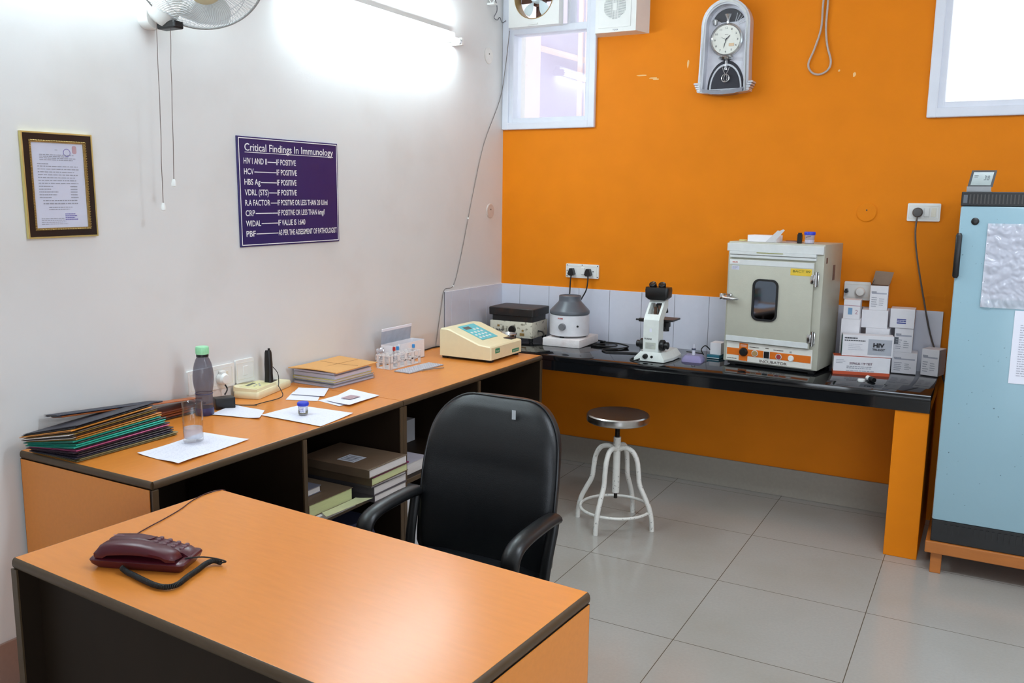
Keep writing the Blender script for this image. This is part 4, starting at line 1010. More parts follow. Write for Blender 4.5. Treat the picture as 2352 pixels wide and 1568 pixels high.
testtube(rxx(2), ry(7) - 0.013, (54, 140, 206), 'blue', 'test tube with blue cap at the far end of the rack')
testtube(rxx(2) + 0.003, ry(0), None, '', 'uncapped tube holding dark blood at the near end of the rack', True, 0.07)
testtube(rxx(2) + 0.003, ry(6), None, '', 'uncapped tube holding dark blood at the far end of the rack', True, 0.07)
testtube(rxx(0), ry(5), (226, 226, 230), 'white', 'test tube with white cap towards the back of the rack')

# microplate strip and forceps
t = T('well_plate', 'flat grey blister strip lying in front of the test tube rack', 'tray', (0.245, -1.480, ZD + 0.0005), radians(-3))
obj('strip', box(B(), 0, 0.095, 0, 0.275, 0, 0.005, 0.001, 1), mat('grey_strip', (168, 166, 172), 0.4, var=0.1, scale=90), t)
bm = B()
for i in range(6):
    for j in range(16): cyl(bm, (0.009 + i * 0.0155, 0.01 + j * 0.017, 0.0045), (0.009 + i * 0.0155, 0.01 + j * 0.017, 0.0066), 0.0055, 0.0045, 10)
obj('wells', bm, mat('well_grey', (196, 194, 200), 0.35), t)
t = T('forceps', 'thin steel forceps lying beside the grey blister strip', 'tool', (0.345, -1.40, ZD + 0.0025), radians(-24))
bm = B()
for s in (-1, 1): tube(bm, spline([(s * 0.010, 0.0, 0.001), (s * 0.007, 0.06, 0.003), (0, 0.135, 0.001)], 4), [0.0018] * 9 if False else 0.0018, 6)
obj('blades', bm, m_steel, t)

# analyser (colorimeter)
t = T('bench_analyser', 'cream analyser with a teal keypad on the desk beside the counter', 'analyser', (0.215, -1.040, ZD + 0.0005), 0)
sec = [(0.0, 0.014), (0.316, 0.014), (0.316, 0.078), (0.310, 0.085), (0.245, 0.090), (0.065, 0.155), (0.05, 0.158), (0.010, 0.158), (0.002, 0.150), (0.0, 0.14)]
bm = B()
Ln = 0.333
rings = []
for q, sc in ((0.0, 0.006), (0.006, 0.0), (Ln - 0.006, 0.0), (Ln, 0.006)):
    rings.append([Vector((min(max(x_, sc), 0.316 - sc), q, (z_ - sc if z_ > 0.05 else z_ + 0))) for x_, z_ in sec])
loft(bm, rings); obj('casing', bm, m_cream, t, smooth=30)
sl = Vector((0.18, 0, -0.065)).normalized(); nn = Vector((-sl.z, 0, sl.x)) * 1
nn = Vector((0.065, 0, 0.18)).normalized()
o0 = Vector((0.060, 0.0, 0.1575))
kp = obj('keypad_panel', prism(B(), [(0.0, 0.085), (0.165, 0.085), (0.165, 0.245), (0.0, 0.245)], o0 + nn * 0.0003, sl, Y, nn * 0.0012), mat('teal_panel', (92, 190, 200), 0.4, var=0.03), t)
bm = B()
for i in range(4):
    for j in range(4):
        p = o0 + sl * (0.055 + i * 0.028) + Y * (0.105 + j * 0.033) + nn * 0.001
        if not (i == 0 and j < 2): prism(bm, rrect(0.014, 0.018, 0.004, 2), p, sl, Y, nn * 0.0015)
obj('keys', bm, m_white, kp)
bm = B(); prism(bm, [(0.018, 0.105), (0.045, 0.105), (0.045, 0.165), (0.018, 0.165)], o0 + nn * 0.001, sl, Y, nn * 0.0012); obj('display', bm, mat('lcd_dark', (86, 92, 90), 0.2), kp)
bm = B(); box(bm, 0.225, 0.290, 0.262, 0.318, 0.083, 0.0925, 0.001, 1); obj('sample_well', bm, m_black, t)
bm = B(); box(bm, 0.316, 0.3172, 0.045, 0.090, 0.045, 0.070); box(bm, 0.316, 0.3172, 0.225, 0.300, 0.024, 0.042)
gl = obj('green_label', bm, mat('green_label', (36, 140, 100), 0.4), t)
bm = B(); text(bm, 'bio', (0.3174, 0.054, 0.052), Y, Z, 0.026, 0.010); text(bm, 'SYSTEMS', (0.3174, 0.232, 0.029), Y, Z, 0.060, 0.007); obj('lettering', bm, m_whiteink, gl)
bm = B()
for a, b in ((0.02, 0.03), (0.29, 0.03), (0.02, 0.30), (0.29, 0.30)): box(bm, a - 0.012, a + 0.018, b - 0.012, b + 0.012, 0.0, 0.0145)
box(bm, 0.012, 0.300, 0.010, 0.32, 0.008, 0.0145); obj('feet', bm, m_rub, t)
bm = B(); tube(bm, spline([(0.02, -0.98, ZD + 0.004), (0.03, -0.90, ZD + 0.004), (0.022, -0.80, ZD + 0.004), (0.06, -0.72, ZD + 0.004), (0.16, -0.70, ZD + 0.004)], 6), 0.0035, 8)
tag(obj('desk_cable', bm, m_rub, smooth=True), 'black flex lying along the wall behind the cream analyser', 'cable')

# ---------------------------------------------------------------- on the stone counter
ZC = 0.7776
t = T('hot_plate', 'laboratory hot plate with thick black top in the counter corner', 'hot plate', (0.100, -0.330, ZC + 0.0005), radians(2.5))
bm = B(); box(bm, 0.005, 0.285, 0.012, 0.235, 0.022, 0.118, 0.003)
obj('body', bm, blotch(mat('chipped_white_enamel', (214, 208, 188), 0.4), (96, 86, 60), 40, 0.56, 0.64, 0.8), t, smooth=30)
bm = B(); loft(bm, [[Vector((x, y, z)) for x, y in rrect(0.27 + q, 0.205 + q, 0.015, 3, 0.147, 0.122)] for q, z in ((0.0, 0.118), (0.0, 0.150), (0.03, 0.154), (0.032, 0.195), (0.026, 0.199))])
obj('heating_block', bm, blotch(mat('black_cast_iron', (26, 24, 23), 0.45, var=0.2, scale=30), (84, 50, 34), 14, 0.55, 0.75, 0.45), t, smooth=30)
bm = B(); cyl(bm, (0.155, 0.012, 0.070), (0.155, 0.0, 0.070), 0.024, 0.021, 24); obj('control_knob', bm, m_black, t, smooth=30)
m_br = mat('dull_brass', (140, 110, 60), 0.5)
obj('indicator', cyl(B(), (0.225, 0.012, 0.068), (0.225, 0.006, 0.068), 0.006, n=12), m_br, t)
obj('brass_tag', box(B(), 0.055, 0.07, 0.010, 0.0125, 0.082, 0.094), m_br, t); obj('brass_tag', box(B(), 0.205, 0.235, 0.010, 0.0125, 0.036, 0.052), m_br, t)
bm = B(); text(bm, 'SABAR', (0.045, 0.0115, 0.058), X, Z, 0.055, 0.012, 0.02); obj('lettering', bm, m_ink, t)
bm = B()
for a, b in ((0.02, 0.03), (0.27, 0.03), (0.02, 0.22), (0.27, 0.22)): cyl(bm, (a, b, 0), (a, b, 0.023), 0.012, 0.015, 12)
obj('feet', bm, m_rub, t)
bm = B(); tube(bm, spline([(0.285, 0.10, 0.06), (0.32, 0.09, 0.055), (0.35, 0.06, 0.02), (0.37, 0.08, 0.004), (0.36, 0.14, 0.004)], 5), 0.004, 8); obj('flex', bm, m_rub, t, smooth=True)

t = T('steel_bowl', 'small round steel bowl between the analyser and the hot plate', 'bowl', (0.330, -0.522, ZC + 0.0005))
bm = B(); lathe(bm, [(0, 0.0), (0.042, 0.0), (0.052, 0.010), (0.060, 0.076), (0.065, 0.078), (0.062, 0.080), (0.057, 0.076), (0.049, 0.012), (0.041, 0.003), (0, 0.003)], 36); obj('shell', bm, m_chrome, t, smooth=50)

t = T('foam_block', 'white polystyrene block under the centrifuge', 'foam block', (0.477, -0.350, ZC + 0.0004), radians(2))
bm = B(); box(bm, 0, 0.232, 0, 0.300, 0, 0.046, 0.004)
obj('foam', bm, blotch(mat('polystyrene', (232, 226, 224), 0.8, bump=0.15, bscale=120), (214, 190, 184), 12, 0.55, 0.75, 0.4), t, smooth=30)
t = T('centrifuge', 'white bench centrifuge with a grey conical lid on the foam block', 'centrifuge', (0.583, -0.210, ZC + 0.0470))
bm = B(); lathe(bm, [(0, 0.010), (0.108, 0.010), (0.116, 0.014), (0.117, 0.085), (0.1155, 0.128), (0.110, 0.132), (0, 0.132)], 48); obj('housing', bm, mat('centrifuge_white', (226, 226, 230), 0.3), t, smooth=40)
bm = B(); lathe(bm, [(0, 0.1325), (0.112, 0.1325), (0.117, 0.138), (0.117, 0.152), (0.112, 0.158), (0.068, 0.205), (0.0655, 0.212), (0.0655, 0.238), (0.0625, 0.241), (0.058, 0.239), (0.058, 0.236), (0, 0.236)], 48); obj('lid', bm, m_grey, t, smooth=40)
def on_drum(a): return Vector((cos(a), sin(a), 0))
for a, r_, l_, nm, mm, z_ in ((radians(-86), 0.022, 0.014, 'speed_knob', mat('knob_grey', (120, 122, 126), 0.4), 0.068), (radians(-42), 0.006, 0.006, 'switch', m_black, 0.072)):
    d_ = on_drum(a); bm = B(); cyl(bm, d_ * 0.115 + Z * z_, d_ * (0.117 + l_) + Z * z_, r_, r_ * .85, 24); obj(nm, bm, mm, t, smooth=30)
ld = on_drum(radians(-92)); bm = B(); text(bm, 'REMI', ld * 0.1168 + Z * 0.112 + Vector((-0.016, -0.0015, 0)), X, Z, 0.032, 0.008, 0.02, lift=0.0006); obj('lettering', bm, m_redink, t)
bm = B()
for k in range(3): d_ = on_drum(radians(-95 + 120 * k)); cyl(bm, d_ * 0.085, d_ * 0.085 + Z * 0.012, 0.014, n=14)
obj('feet', bm, m_rub, t)

# loose flexes on the counter
for nm, lab, pts in (('counter_cable', 'black flex looping on the counter right of the centrifuge', [(0.715, -0.19, ZC + 0.0046), (0.78, -0.12, ZC + 0.0046), (0.83, -0.10, ZC + 0.006), (0.86, -0.16, ZC + 0.0046), (0.80, -0.21, ZC + 0.0046), (0.735, -0.20, ZC + 0.0046)]),
                     ('counter_cable', 'black flex coiled on the counter left of the microscope', [(0.74, -0.065, ZC + 0.0046), (0.84, -0.10, ZC + 0.011), (0.93, -0.14, ZC + 0.0046), (0.90, -0.25, ZC + 0.0046), (0.84, -0.31, ZC + 0.0046), (0.90, -0.38, ZC + 0.0046), (1.00, -0.34, ZC + 0.0046), (1.07, -0.33, ZC + 0.0046), (1.085, -0.42, ZC + 0.0046), (1.09, -0.52, ZC + 0.0046), (1.12, -0.555, ZC + 0.0046), (1.150, -0.540, ZC + 0.016)])):
    bm = B(); tube(bm, spline(pts, 7), 0.0042, 8); tag(obj(nm, bm, m_rub, smooth=True), lab, 'cable', 'flexes on the counter')

# microscope
t = T('microscope', 'white and black binocular microscope seen from behind on the counter', 'microscope', (1.196, -0.525, ZC + 0.0005), 0)
m_mic = mat('microscope_white', (226, 230, 224), 0.35)
bm = B(); loft(bm, [[Vector((x, y, z)) for x, y in rr] for rr, z in (([(-.085, 0), (.080, 0), (.098, .10), (.098, .235), (-.098, .235), (-.098, .10)], 0.004), ([(-.085, 0), (.080, 0), (.098, .10), (.098, .235), (-.098, .235), (-.098, .10)], 0.018), ([(-.055, .012), (.055, .012), (.075, .10), (.075, .225), (-.075, .225), (-.075, .10)], 0.052))]); obj('base', bm, m_mic, t, smooth=30)
bm = B(); box(bm, -0.082, 0.078, 0.004, 0.22, 0, 0.0045); obj('base_pad', bm, m_rub, t)
# arm: upright column, then a slanted head carrier leaning away
bm = B()
hw = 0.042
prism(bm, [(0.012, 0.05), (0.012, 0.222), (0.024, 0.240), (0.098, 0.318), (0.150, 0.318), (0.150, 0.285), (0.085, 0.220), (0.085, 0.05)], (-hw, 0, 0), Y, Z, X * 0.012)
prism(bm, [(0.012, 0.05), (0.012, 0.222), (0.024, 0.240), (0.098, 0.318), (0.150, 0.318), (0.150, 0.285), (0.085, 0.220), (0.085, 0.05)], (hw - 0.012, 0, 0), Y, Z, X * 0.012)
box(bm, -hw + 0.011, hw - 0.011, 0.0121, 0.085, 0.05, 0.222)
prism(bm, [(0.012, 0.222), (0.024, 0.240), (0.034, 0.2505), (0.085, 0.222)], (-hw + 0.011, 0, 0), Y, Z, X * (2 * hw - 0.022))
prism(bm, [(0.086, 0.3055), (0.098, 0.318), (0.150, 0.318), (0.150, 0.300)], (-hw + 0.011, 0, 0), Y, Z, X * (2 * hw - 0.022))
prism(bm, [(0.085, 0.222), (0.150, 0.285), (0.150, 0.290), (0.085, 0.227)], (-hw + 0.011, 0, 0), Y, Z, X * (2 * hw - 0.022))
obj('arm', bm, m_mic, t, smooth=20)
bm = B(); box(bm, -0.010, 0.004, 0.075, 0.085, 0.235, 0.285); cyl(bm, (0.014, 0.09, 0.24), (0.014, 0.10, 0.29), 0.010, n=12); obj('inner_mechanism', bm, mat('brown_metal', (96, 72, 58), 0.4, metal=0.5), t)
bm = B(); loft(bm, [[Vector((x, 0.110 + y * 1.0, z)) for x, y in rrect(a, b, 0.014, 3)] for a, b, z in ((0.092, 0.075, 0.322), (0.125, 0.085, 0.335), (0.130, 0.085, 0.372), (0.126, 0.080, 0.388))]); obj('binocular_head', bm, m_black, t, smooth=40)
for s in (-1, 1):
    bm = B(); a0 = Vector((s * 0.024, 0.105, 0.372)); dd = Vector((s * 0.06, -0.52, 0.85)).normalized()
    lathe(bm, [(0.013, 0), (0.013, 0.018), (0.019, 0.020), (0.0195, 0.040), (0.016, 0.044), (0.011, 0.041), (0, 0.041)], 24, a0, dd); ep = obj('eyepiece', bm, m_black, t, smooth=30)
    bm = B(); lathe(bm, [(0, 0.0418), (0.009, 0.0416), (0, 0.0412)], 20, a0, dd); obj('lens', bm, mat('eyepiece_lens', (40, 48, 44), 0.05), ep)
bm = B(); cyl(bm, (0.0, 0.13, 0.318), (0, 0.13, 0.324), 0.034, n=28); obj('head_mount', bm, m_mic, t, smooth=30)
bm = B(); lathe(bm, [(0.026, 0), (0.028, -0.012), (0.020, -0.022), (0, -0.022)], 24, (0.012, 0.125, 0.298)); cyl(bm, (0.012, 0.105, 0.285), (0.014, 0.085, 0.255), 0.010, 0.007, 14); cyl(bm, (0.03, 0.14, 0.285), (0.036, 0.15, 0.25), 0.011, 0.008, 14); obj('objective_turret', bm, m_black, t, smooth=30)
bm = B(); box(bm, -0.070, 0.085, 0.105, 0.235, 0.206, 0.216, 0.002); box(bm, 0.03, 0.06, 0.12, 0.15, 0.175, 0.206, 0.002); box(bm, -0.088, -0.045, 0.055, 0.075, 0.204, 0.222, 0.003); cyl(bm, (-0.105, 0.065, 0.213), (-0.088, 0.065, 0.213), 0.005, n=10); obj('stage', bm, m_black, t)
bm = B(); cyl(bm, (0.03, 0.15, 0.19), (0.03, 0.15, 0.15), 0.022, n=18); cyl(bm, (0.055, 0.105, 0.165), (0.055, 0.105, 0.20), 0.008, n=12); obj('condenser', bm, m_black, t, smooth=30)
for s in (-1, 1):
    bm = B(); lathe(bm, [(0.0, 0.0), (0.028, 0.0), (0.030, 0.006), (0.030, 0.020), (0.026, 0.024), (0.019, 0.024), (0.019, 0.042), (0.016, 0.045), (0, 0.045)], 24, (s * 0.043, 0.045, 0.088), (s, 0, 0)); obj('focus_knob', bm, m_black, t, smooth=30)
bm = B(); tube(bm, spline([(-0.045, 0.05, 0.13), (-0.050, 0.05, 0.17), (-0.046, 0.05, 0.19)], 3), 0.004, 6); obj('guide_rod', bm, m_black, t)
bm = B(); text(bm, 'EUISAE', (-0.034, 0.0118, 0.118), X, Z, 0.040, 0.008, 0.02); obj('lettering', bm, m_ink, t)
bm = B(); prism(bm, rrect(0.056, 0.034, 0.002), (0.0, 0.0118, 0.086), X, Z, -Y * 0.0008); lbm = obj('rating_plate', bm, mat('pale_grey_plate', (196, 200, 186), 0.4), t)
bm = B(); scribble(bm, (-0.022, 0.0108, 0.072), X, Z, 0.044, 0.028, 4, .3, 4); obj('small_print', bm, m_greyink, lbm)
bm = B(); prism(bm, rrect(0.013, 0.020, 0.004), (-0.002, 0.0118, 0.168), X, Z, -Y * 0.0006); obj('white_patch', bm, m_paper, t)
bm = B(); lathe(bm, [(0, 0.022), (0.010, 0.020), (0.014, 0.010), (0.014, 0)], 14, (-0.022, 0.008, 0.028), (-0.15, -1, 0.05)); cyl(bm, (0.012, 0.008, 0.028), (0.012, 0.0, 0.028), 0.007, n=12); obj('power_plug', bm, m_black, t, smooth=30)

# violet staining stand, slide box
t = T('stain_stand', 'translucent violet plastic stand with an upright clear pen', 'stand', (1.385, -0.365, ZC + 0.0005), radians(4))
Mv = film('violet_plastic', (176, 166, 208), 0.4, (0.8, 0.76, 0.95))
bm = B(); loft(bm, [[Vector((x, y, z)) for x, y in rrect(a, a * .9, 0.008, 3)] for a, z in ((0.108, 0), (0.104, 0.016), (0.086, 0.030), (0.082, 0.034))]); obj('stand_base', bm, Mv, t, smooth=30)
bm = B(); cyl(bm, (0, 0, 0.034), (0, 0, 0.062), 0.009, n=14); cyl(bm, (0, 0, 0.068), (0, 0, 0.090), 0.004, n=12); obj('pen', bm, mat('milky_plastic', (216, 216, 226), 0.3), t, smooth=30)
bm = B(); cyl(bm, (0, 0, 0.060), (0, 0, 0.068), 0.011, n=14); obj('collar', bm, mat('slate_blue', (70, 76, 96), 0.4), t, smooth=30)
t = T('slide_box', 'small white and teal box half hidden behind the incubator', 'box', (1.420, -0.235, ZC + 0.0005), radians(-3))
obj('base', box(B(), 0, 0.070, 0, 0.10, 0, 0.020, 0.002), mat('teal_card', (36, 108, 128), 0.45), t)
obj('lid', box(B(), 0.010, 0.070, 0.02, 0.10, 0.020, 0.084, 0.001), m_card, t)
bm = B(); box(bm, 0.0, 0.068, -0.001, 0.0, 0.003, 0.006); obj('white_stripe', bm, m_white, t)
bm = B(); tube(bm, spline([(1.412, -0.14, ZC + 0.03), (1.388, -0.16, ZC + 0.055), (1.372, -0.18, ZC + 0.035), (1.385, -0.185, ZC + 0.010), (1.36, -0.13, ZC + 0.0046), (1.27, -0.12, ZC + 0.0046)], 6), 0.003, 8)
tag(obj('counter_cable', bm, m_rub, smooth=True), 'short black flex curling beside the white and teal box', 'cable', 'flexes on the counter')

# incubator
t = T('incubator', 'grey green laboratory incubator with a small window in its door', 'incubator', (1.541, -0.350, ZC + 0.0005), radians(-7.2))
IW, ID, z0, z1 = 0.487, 0.30, 0.020, 0.640
m_inc = mat('incubator_grey_paint', (186, 184, 168), 0.42, var=0.03, bump=0.06, bscale=160)
m_inw = mat('incubator_pale_trim', (214, 216, 214), 0.35)
obj('body', box(B(), 0, IW, 0, ID, z0, z1, 0.003), m_inc, t, smooth=30)
bm = B(); box(bm, -0.004, IW - 0.002, -0.012, 0.004, 0.592, 0.632, 0.002); box(bm, 0.012, IW - 0.035, -0.018, 0.002, 0.576, 0.592, 0.002); box(bm, 0.012, IW - 0.035, -0.012, 0.002, 0.560, 0.574, 0.002); obj('top_rails', bm, m_inw, t)
bm = B(); box(bm, 0.155, 0.290, -0.0195, -0.010, 0.586, 0.590); obj('olive_strip', bm, mat('olive_strip', (140, 140, 70), 0.5), t)
DX0, DX1, DZ0, DZ1 = 0.015, 0.448, 0.128, 0.552
door = obj('door', box(B(), DX0, DX1, -0.022, -0.0005, DZ0, DZ1, 0.003), m_inc, t, smooth=30)
bm = B(); box(bm, DX0 + 0.003, DX1 - 0.003, -0.0235, -0.021, DZ1 - 0.028, DZ1 - 0.002, 0.0008, 1); obj('door_strip', bm, m_inw, door)
bm = B(); box(bm, DX0 + 0.001, DX1 - 0.006, -0.0235, -0.021, DZ0 + 0.002, DZ0 + 0.030, 0.0008, 1); obj('door_strip', bm, m_inw, door)
cx, cz = 0.213, 0.352
bm = B(); ringpoly(bm, rrect(0.132, 0.212, 0.034, 6), rrect(0.112, 0.192, 0.026, 6), (cx, -0.0215, cz), X, Z, -Y * 0.007); obj('window_gasket', bm, m_rub, door, smooth=40)
bm = B(); prism(bm, rrect(0.116, 0.196, 0.028, 6), (cx, -0.0215, cz), X, Z, -Y * 0.002); obj('door_glass', bm, mat('dark_glass', (112, 122, 134), 0.04, metal=1.0), door)
bm = B(); prism(bm, rrect(0.105, 0.034, 0.002), (0.386, -0.0221, 0.503), X, Z, -Y * 0.0006); st = obj('yellow_label', bm, mat('yellow_tape', (222, 186, 60), 0.5), door)
bm = B(); text(bm, 'BACT 09', (0.345, -0.0228, 0.502), X, Z, 0.086, 0.011, 0.01); obj('handwriting', bm, mat('green_ink', (96, 104, 30), 0.6), st)
bm = B(); prism(bm, rrect(0.046, 0.013, 0.002), (0.048, -0.0237, 0.538), X, Z, -Y * 0.0005); st = obj('maker_badge', bm, m_white, door); bm = B(); text(bm, 'NECAR', (0.034, -0.0243, 0.534), X, Z, 0.028, 0.007, 0.02); obj('lettering', bm, m_redink, st)
bm = B(); prism(bm, rrect(0.040, 0.020, 0.002), (0.050, -0.0221, 0.508), X, Z, -Y * 0.0005); st = obj('inspection_sticker', bm, mat('pale_sticker', (206, 206, 222), 0.5), door); bm = B(); scribble(bm, (0.034, -0.0227, 0.500), X, Z, 0.032, 0.016, 3, .4, 8); obj('small_print', bm, m_greyink, st)
# chrome latch
bm = B(); box(bm, -0.020, 0.020, -0.040, -0.020, 0.345, 0.363, 0.004); lathe(bm, [(0, 0), (0.012, 0.0), (0.012, 0.016), (0.008, 0.020), (0, 0.020)], 16, (0.030, -0.022, 0.366), (0, -1, 0)); tube(bm, spline([(0.0, -0.040, 0.352), (0.04, -0.046, 0.350), (0.085, -0.048, 0.350)], 4), [0.010, 0.010, 0.009, 0.0085, 0.008, 0.008, 0.0075, 0.006, 0.003], 12); box(bm, -0.026, -0.004, -0.030, 0.006, 0.340, 0.372, 0.003)
obj('latch', bm, m_chrome, door, smooth=40)
for z in (0.472, 0.180):
    bm = B(); box(bm, 0.446, 0.470, -0.012, -0.002, z - 0.030, z + 0.030, 0.003); tube(bm, [(0.458, -0.016, z - 0.036), (0.458, -0.016, z + 0.036)], 0.009, 14); box(bm, 0.436, 0.452, -0.028, -0.020, z - 0.022, z + 0.022, 0.002); obj('hinge', bm, m_chrome, t, smooth=40)
# control panel
pn = obj('control_panel', box(B(), 0.018, 0.462, -0.008, 0.0, 0.026, 0.124, 0.002), mat('panel_white', (226, 222, 212), 0.4), t)
bm = B(); box(bm, 0.022, 0.456, -0.0088, -0.0075, 0.056, 0.092); box(bm, 0.088, 0.134, -0.0092, -0.0075, 0.030, 0.121); obj('orange_band', bm, mat('panel_orange', (214, 108, 24), 0.4), pn)
bm = B()
lathe(bm, [(0, 0.016), (0.016, 0.015), (0.022, 0.006), (0.023, 0.0)], 24, (0.112, -0.009, 0.076), (0, -1, 0)); obj('thermostat_knob', bm, m_black, pn, smooth=40)
bm = B(); cyl(bm, (0.172, -0.009, 0.075), (0.172, -0.016, 0.075), 0.014, 0.012, 20); obj('lamp_lens', bm, mat('amber_lens', (176, 140, 90), 0.3), pn, smooth=30)
bm = B(); ringpoly(bm, circ(0.0165, 24), circ(0.0135, 24), (0.172, -0.0088, 0.075), X, Z, -Y * 0.003); ringpoly(bm, circ(0.0155, 24), circ(0.0125, 24), (0.296, -0.0088, 0.071), X, Z, -Y * 0.003); ringpoly(bm, rrect(0.032, 0.040, 0.003, 5), rrect(0.027, 0.034, 0.002, 5), (0.234, -0.0088, 0.074), X, Z, -Y * 0.003); obj('bezels', bm, m_inw, pn)
obj('rocker_switch', box(B(), 0.2205, 0.2475, -0.0135, -0.0085, 0.057, 0.091, 0.001, 1), m_black, pn)
bm = B(); cyl(bm, (0.296, -0.009, 0.071), (0.296, -0.015, 0.071), 0.0125, 0.010, 20); obj('red_indicator', bm, mat('red_lens', (160, 60, 62), 0.3), pn, smooth=30)
bm = B(); cyl(bm, (0.358, -0.009, 0.070), (0.358, -0.017, 0.070), 0.0155, 0.012, 20); obj('white_indicator', bm, m_white, pn, smooth=30)
bm = B(); text(bm, 'INCUBATOR', (0.198, -0.0088, 0.032), X, Z, 0.142, 0.014, 0.01)
scribble(bm, (0.024, -0.0086, 0.034), X, Z, 0.058, 0.010, 1, .3, 3); scribble(bm, (0.142, -0.0086, 0.102), X, Z, 0.052, 0.006, 1, .6, 4, ragged=.1); scribble(bm, (0.225, -0.0086, 0.103), X, Z, 0.020, 0.008, 1, .5, 4); scribble(bm, (0.268, -0.0086, 0.100), X, Z, 0.055, 0.006, 1, .6, 6, ragged=.1); scribble(bm, (0.350, -0.0086, 0.096), X, Z, 0.012, 0.010, 2, .5, 4); obj('lettering', bm, mat('brown_ink', (78, 62, 56), 0.5), pn)
bm = B(); scribble(bm, (0.094, -0.0094, 0.103), X, Z, 0.034, 0.012, 2, .4, 9, ragged=.1); obj('knob_caption', bm, m_whiteink, pn)
bm = B()
for a in (0.03, IW - 0.05):
    for b in (0.02, ID - 0.05): box(bm, a, a + 0.03, b, b + 0.03, 0, z0)
box(bm, 0.02, IW - 0.02, 0.012, ID - 0.01, 0.006, z0 + 0.001); obj('plinth', bm, m_rub, t)
bm = B(); box(bm, IW, IW + 0.0015, 0.030, 0.052, 0.548, 0.575); box(bm, IW, IW + 0.0012, 0.150, 0.185, 0.46, 0.535); obj('side_sticker', bm, mat('worn_brown_sticker', (120, 96, 88), 0.6, var=0.3, scale=90), t)

# things on top of the incubator
ZI = ZC + 0.0005 + z1
def itop(x, y):  # incubator-local to world
    a = radians(-7.2); return (1.541 + x * cos(a) - y * sin(a), -0.350 + x * sin(a) + y * cos(a))
x_, y_ = itop(0.085, 0.03)
t = T('white_carton', 'small white open carton with torn flap on top of the incubator', 'box', (x_, y_, ZI + 0.0005), radians(-7))
bm = B(); box(bm, 0, 0.150, 0, 0.09, 0, 0.034, 0.001, 1); obj('carton', bm, m_card, t)
bm = B(); prism(bm, [(0.095, 0.0), (0.140, 0.0), (0.190, 0.062), (0.182, 0.066), (0.165, 0.058), (0.155, 0.060)], (0, -0.004, 0.0005), X, Z, Y * 0.0015); obj('torn_flap', bm, mat('grey_card', (206, 204, 206), 0.6), t)
x_, y_ = itop(0.035, 0.10)
bm = B(); lathe(bm, [(0, 0), (0.021, 0), (0.021, 0.005), (0.018, 0.007), (0, 0.007)], 24); tag(obj('yellow_cap', bm, mat('pale_yellow_plastic', (226, 212, 140), 0.4), loc=(x_, y_, ZI + 0.0003), smooth=30), 'flat pale yellow lid on the left of the incubator top', 'lid')
x_, y_ = itop(0.255, 0.07)
t = T('slide_tray', 'thin translucent pink tray of slides on top of the incubator', 'tray', (x_, y_, ZI + 0.0005), radians(-7))
obj('tray', box(B(), 0, 0.085, 0, 0.06, 0, 0.006, 0.001), mat('rosy_plastic', (196, 160, 150), 0.3), t); obj('slides', box(B(), 0.010, 0.070, 0.008, 0.05, 0.006, 0.010), mat('brown_slides', (130, 86, 76), 0.4), t)
x_, y_ = itop(0.345, 0.05)
t = T('ink_bottle', 'tiny black bottle standing on the incubator beside the jar', 'bottle', (x_, y_, ZI + 0.0005))
obj('body', box(B(), -0.011, 0.011, -0.011, 0.011, 0, 0.045, 0.002), m_black, t); obj('cap', box(B(), -0.008, 0.008, -0.008, 0.008, 0.045, 0.052, 0.001), m_black, t)
x_, y_ = itop(0.395, 0.045)
M = specimen((x_, y_, ZI + 0.0005), 'specimen jar with blue lid standing on top of the incubator', 1.22, 0, content=(196, 190, 206))
bm = B(); scribble(bm, (-0.014, -0.0238, 0.028), Vector((1, 0, 0.25)).normalized(), Z, 0.026, 0.008, 1, .4, 21); obj('handwriting', bm, m_ink, M)

# kit boxes
def kit(x0, y0, z, w, d, h, rz, label, seed=0, style='fine', side=None):
    t = T('kit_box', label, 'box', (x0, y0, z + 0.0004), rz, 'test kit boxes beside the incubator')
    b_ = obj('carton', box(B(), 0, w, 0, d, 0, h, 0.0012, 1), m_card, t)
    if style in ('fine', 'tall'):
        bm = B(); scribble(bm, (w * .08, -0.0002, h * .68), X, Z, w * .30, h * .09, 1, .8, seed, ragged=.05); scribble(bm, (w * .10, -0.0002, h * .12), X, Z, w * .34, h * .44, 5, .35, seed + 1); scribble(bm, (w * .52, -0.0002, h * .18), X, Z, w * .30, h * .34, 4, .30, seed + 2); obj('small_print', bm, m_greyink, b_)
        bm = B(); strip(bm, (0, 0, 0), X, Z, w * .10, w * .92, h * .66, h * .72, -Y, 0.0005); obj('grey_band', bm, mat('pale_grey_ink', (178, 178, 190), 0.6), b_)
    return t
# bottom row
k1 = kit(2.086, -0.318, ZC, 0.262, 0.075, 0.092, radians(13), 'long white kit box with orange base lettered SYPHILIS / TP TEST', style='none')
bm = B(); box(bm, -0.0006, 0.2626, -0.0006, 0.0756, 0, 0.016); box(bm, 0.0, 0.262, 0.0005, 0.0752, 0.0915, 0.0926); obj('orange_edge', bm, mat('kit_orange', (206, 84, 44), 0.5), k1)
bm = B(); text(bm, 'SYPHILIS / TP TEST', (0.075, -0.0010, 0.052), X, Z, 0.105, 0.011, 0.02); obj('lettering', bm, mat('plum_ink', (96, 50, 70), 0.6), k1)
bm = B(); scribble(bm, (0.062, -0.0010, 0.030), X, Z, 0.125, 0.017, 2, .4, 33, ragged=.1); scribble(bm, (0.012, -0.0010, 0.055), X, Z, 0.045, 0.022, 3, .3, 34); scribble(bm, (0.06, -0.0010, 0.018), X, Z, 0.17, 0.006, 1, .5, 35); obj('small_print', bm, m_greyink, k1)
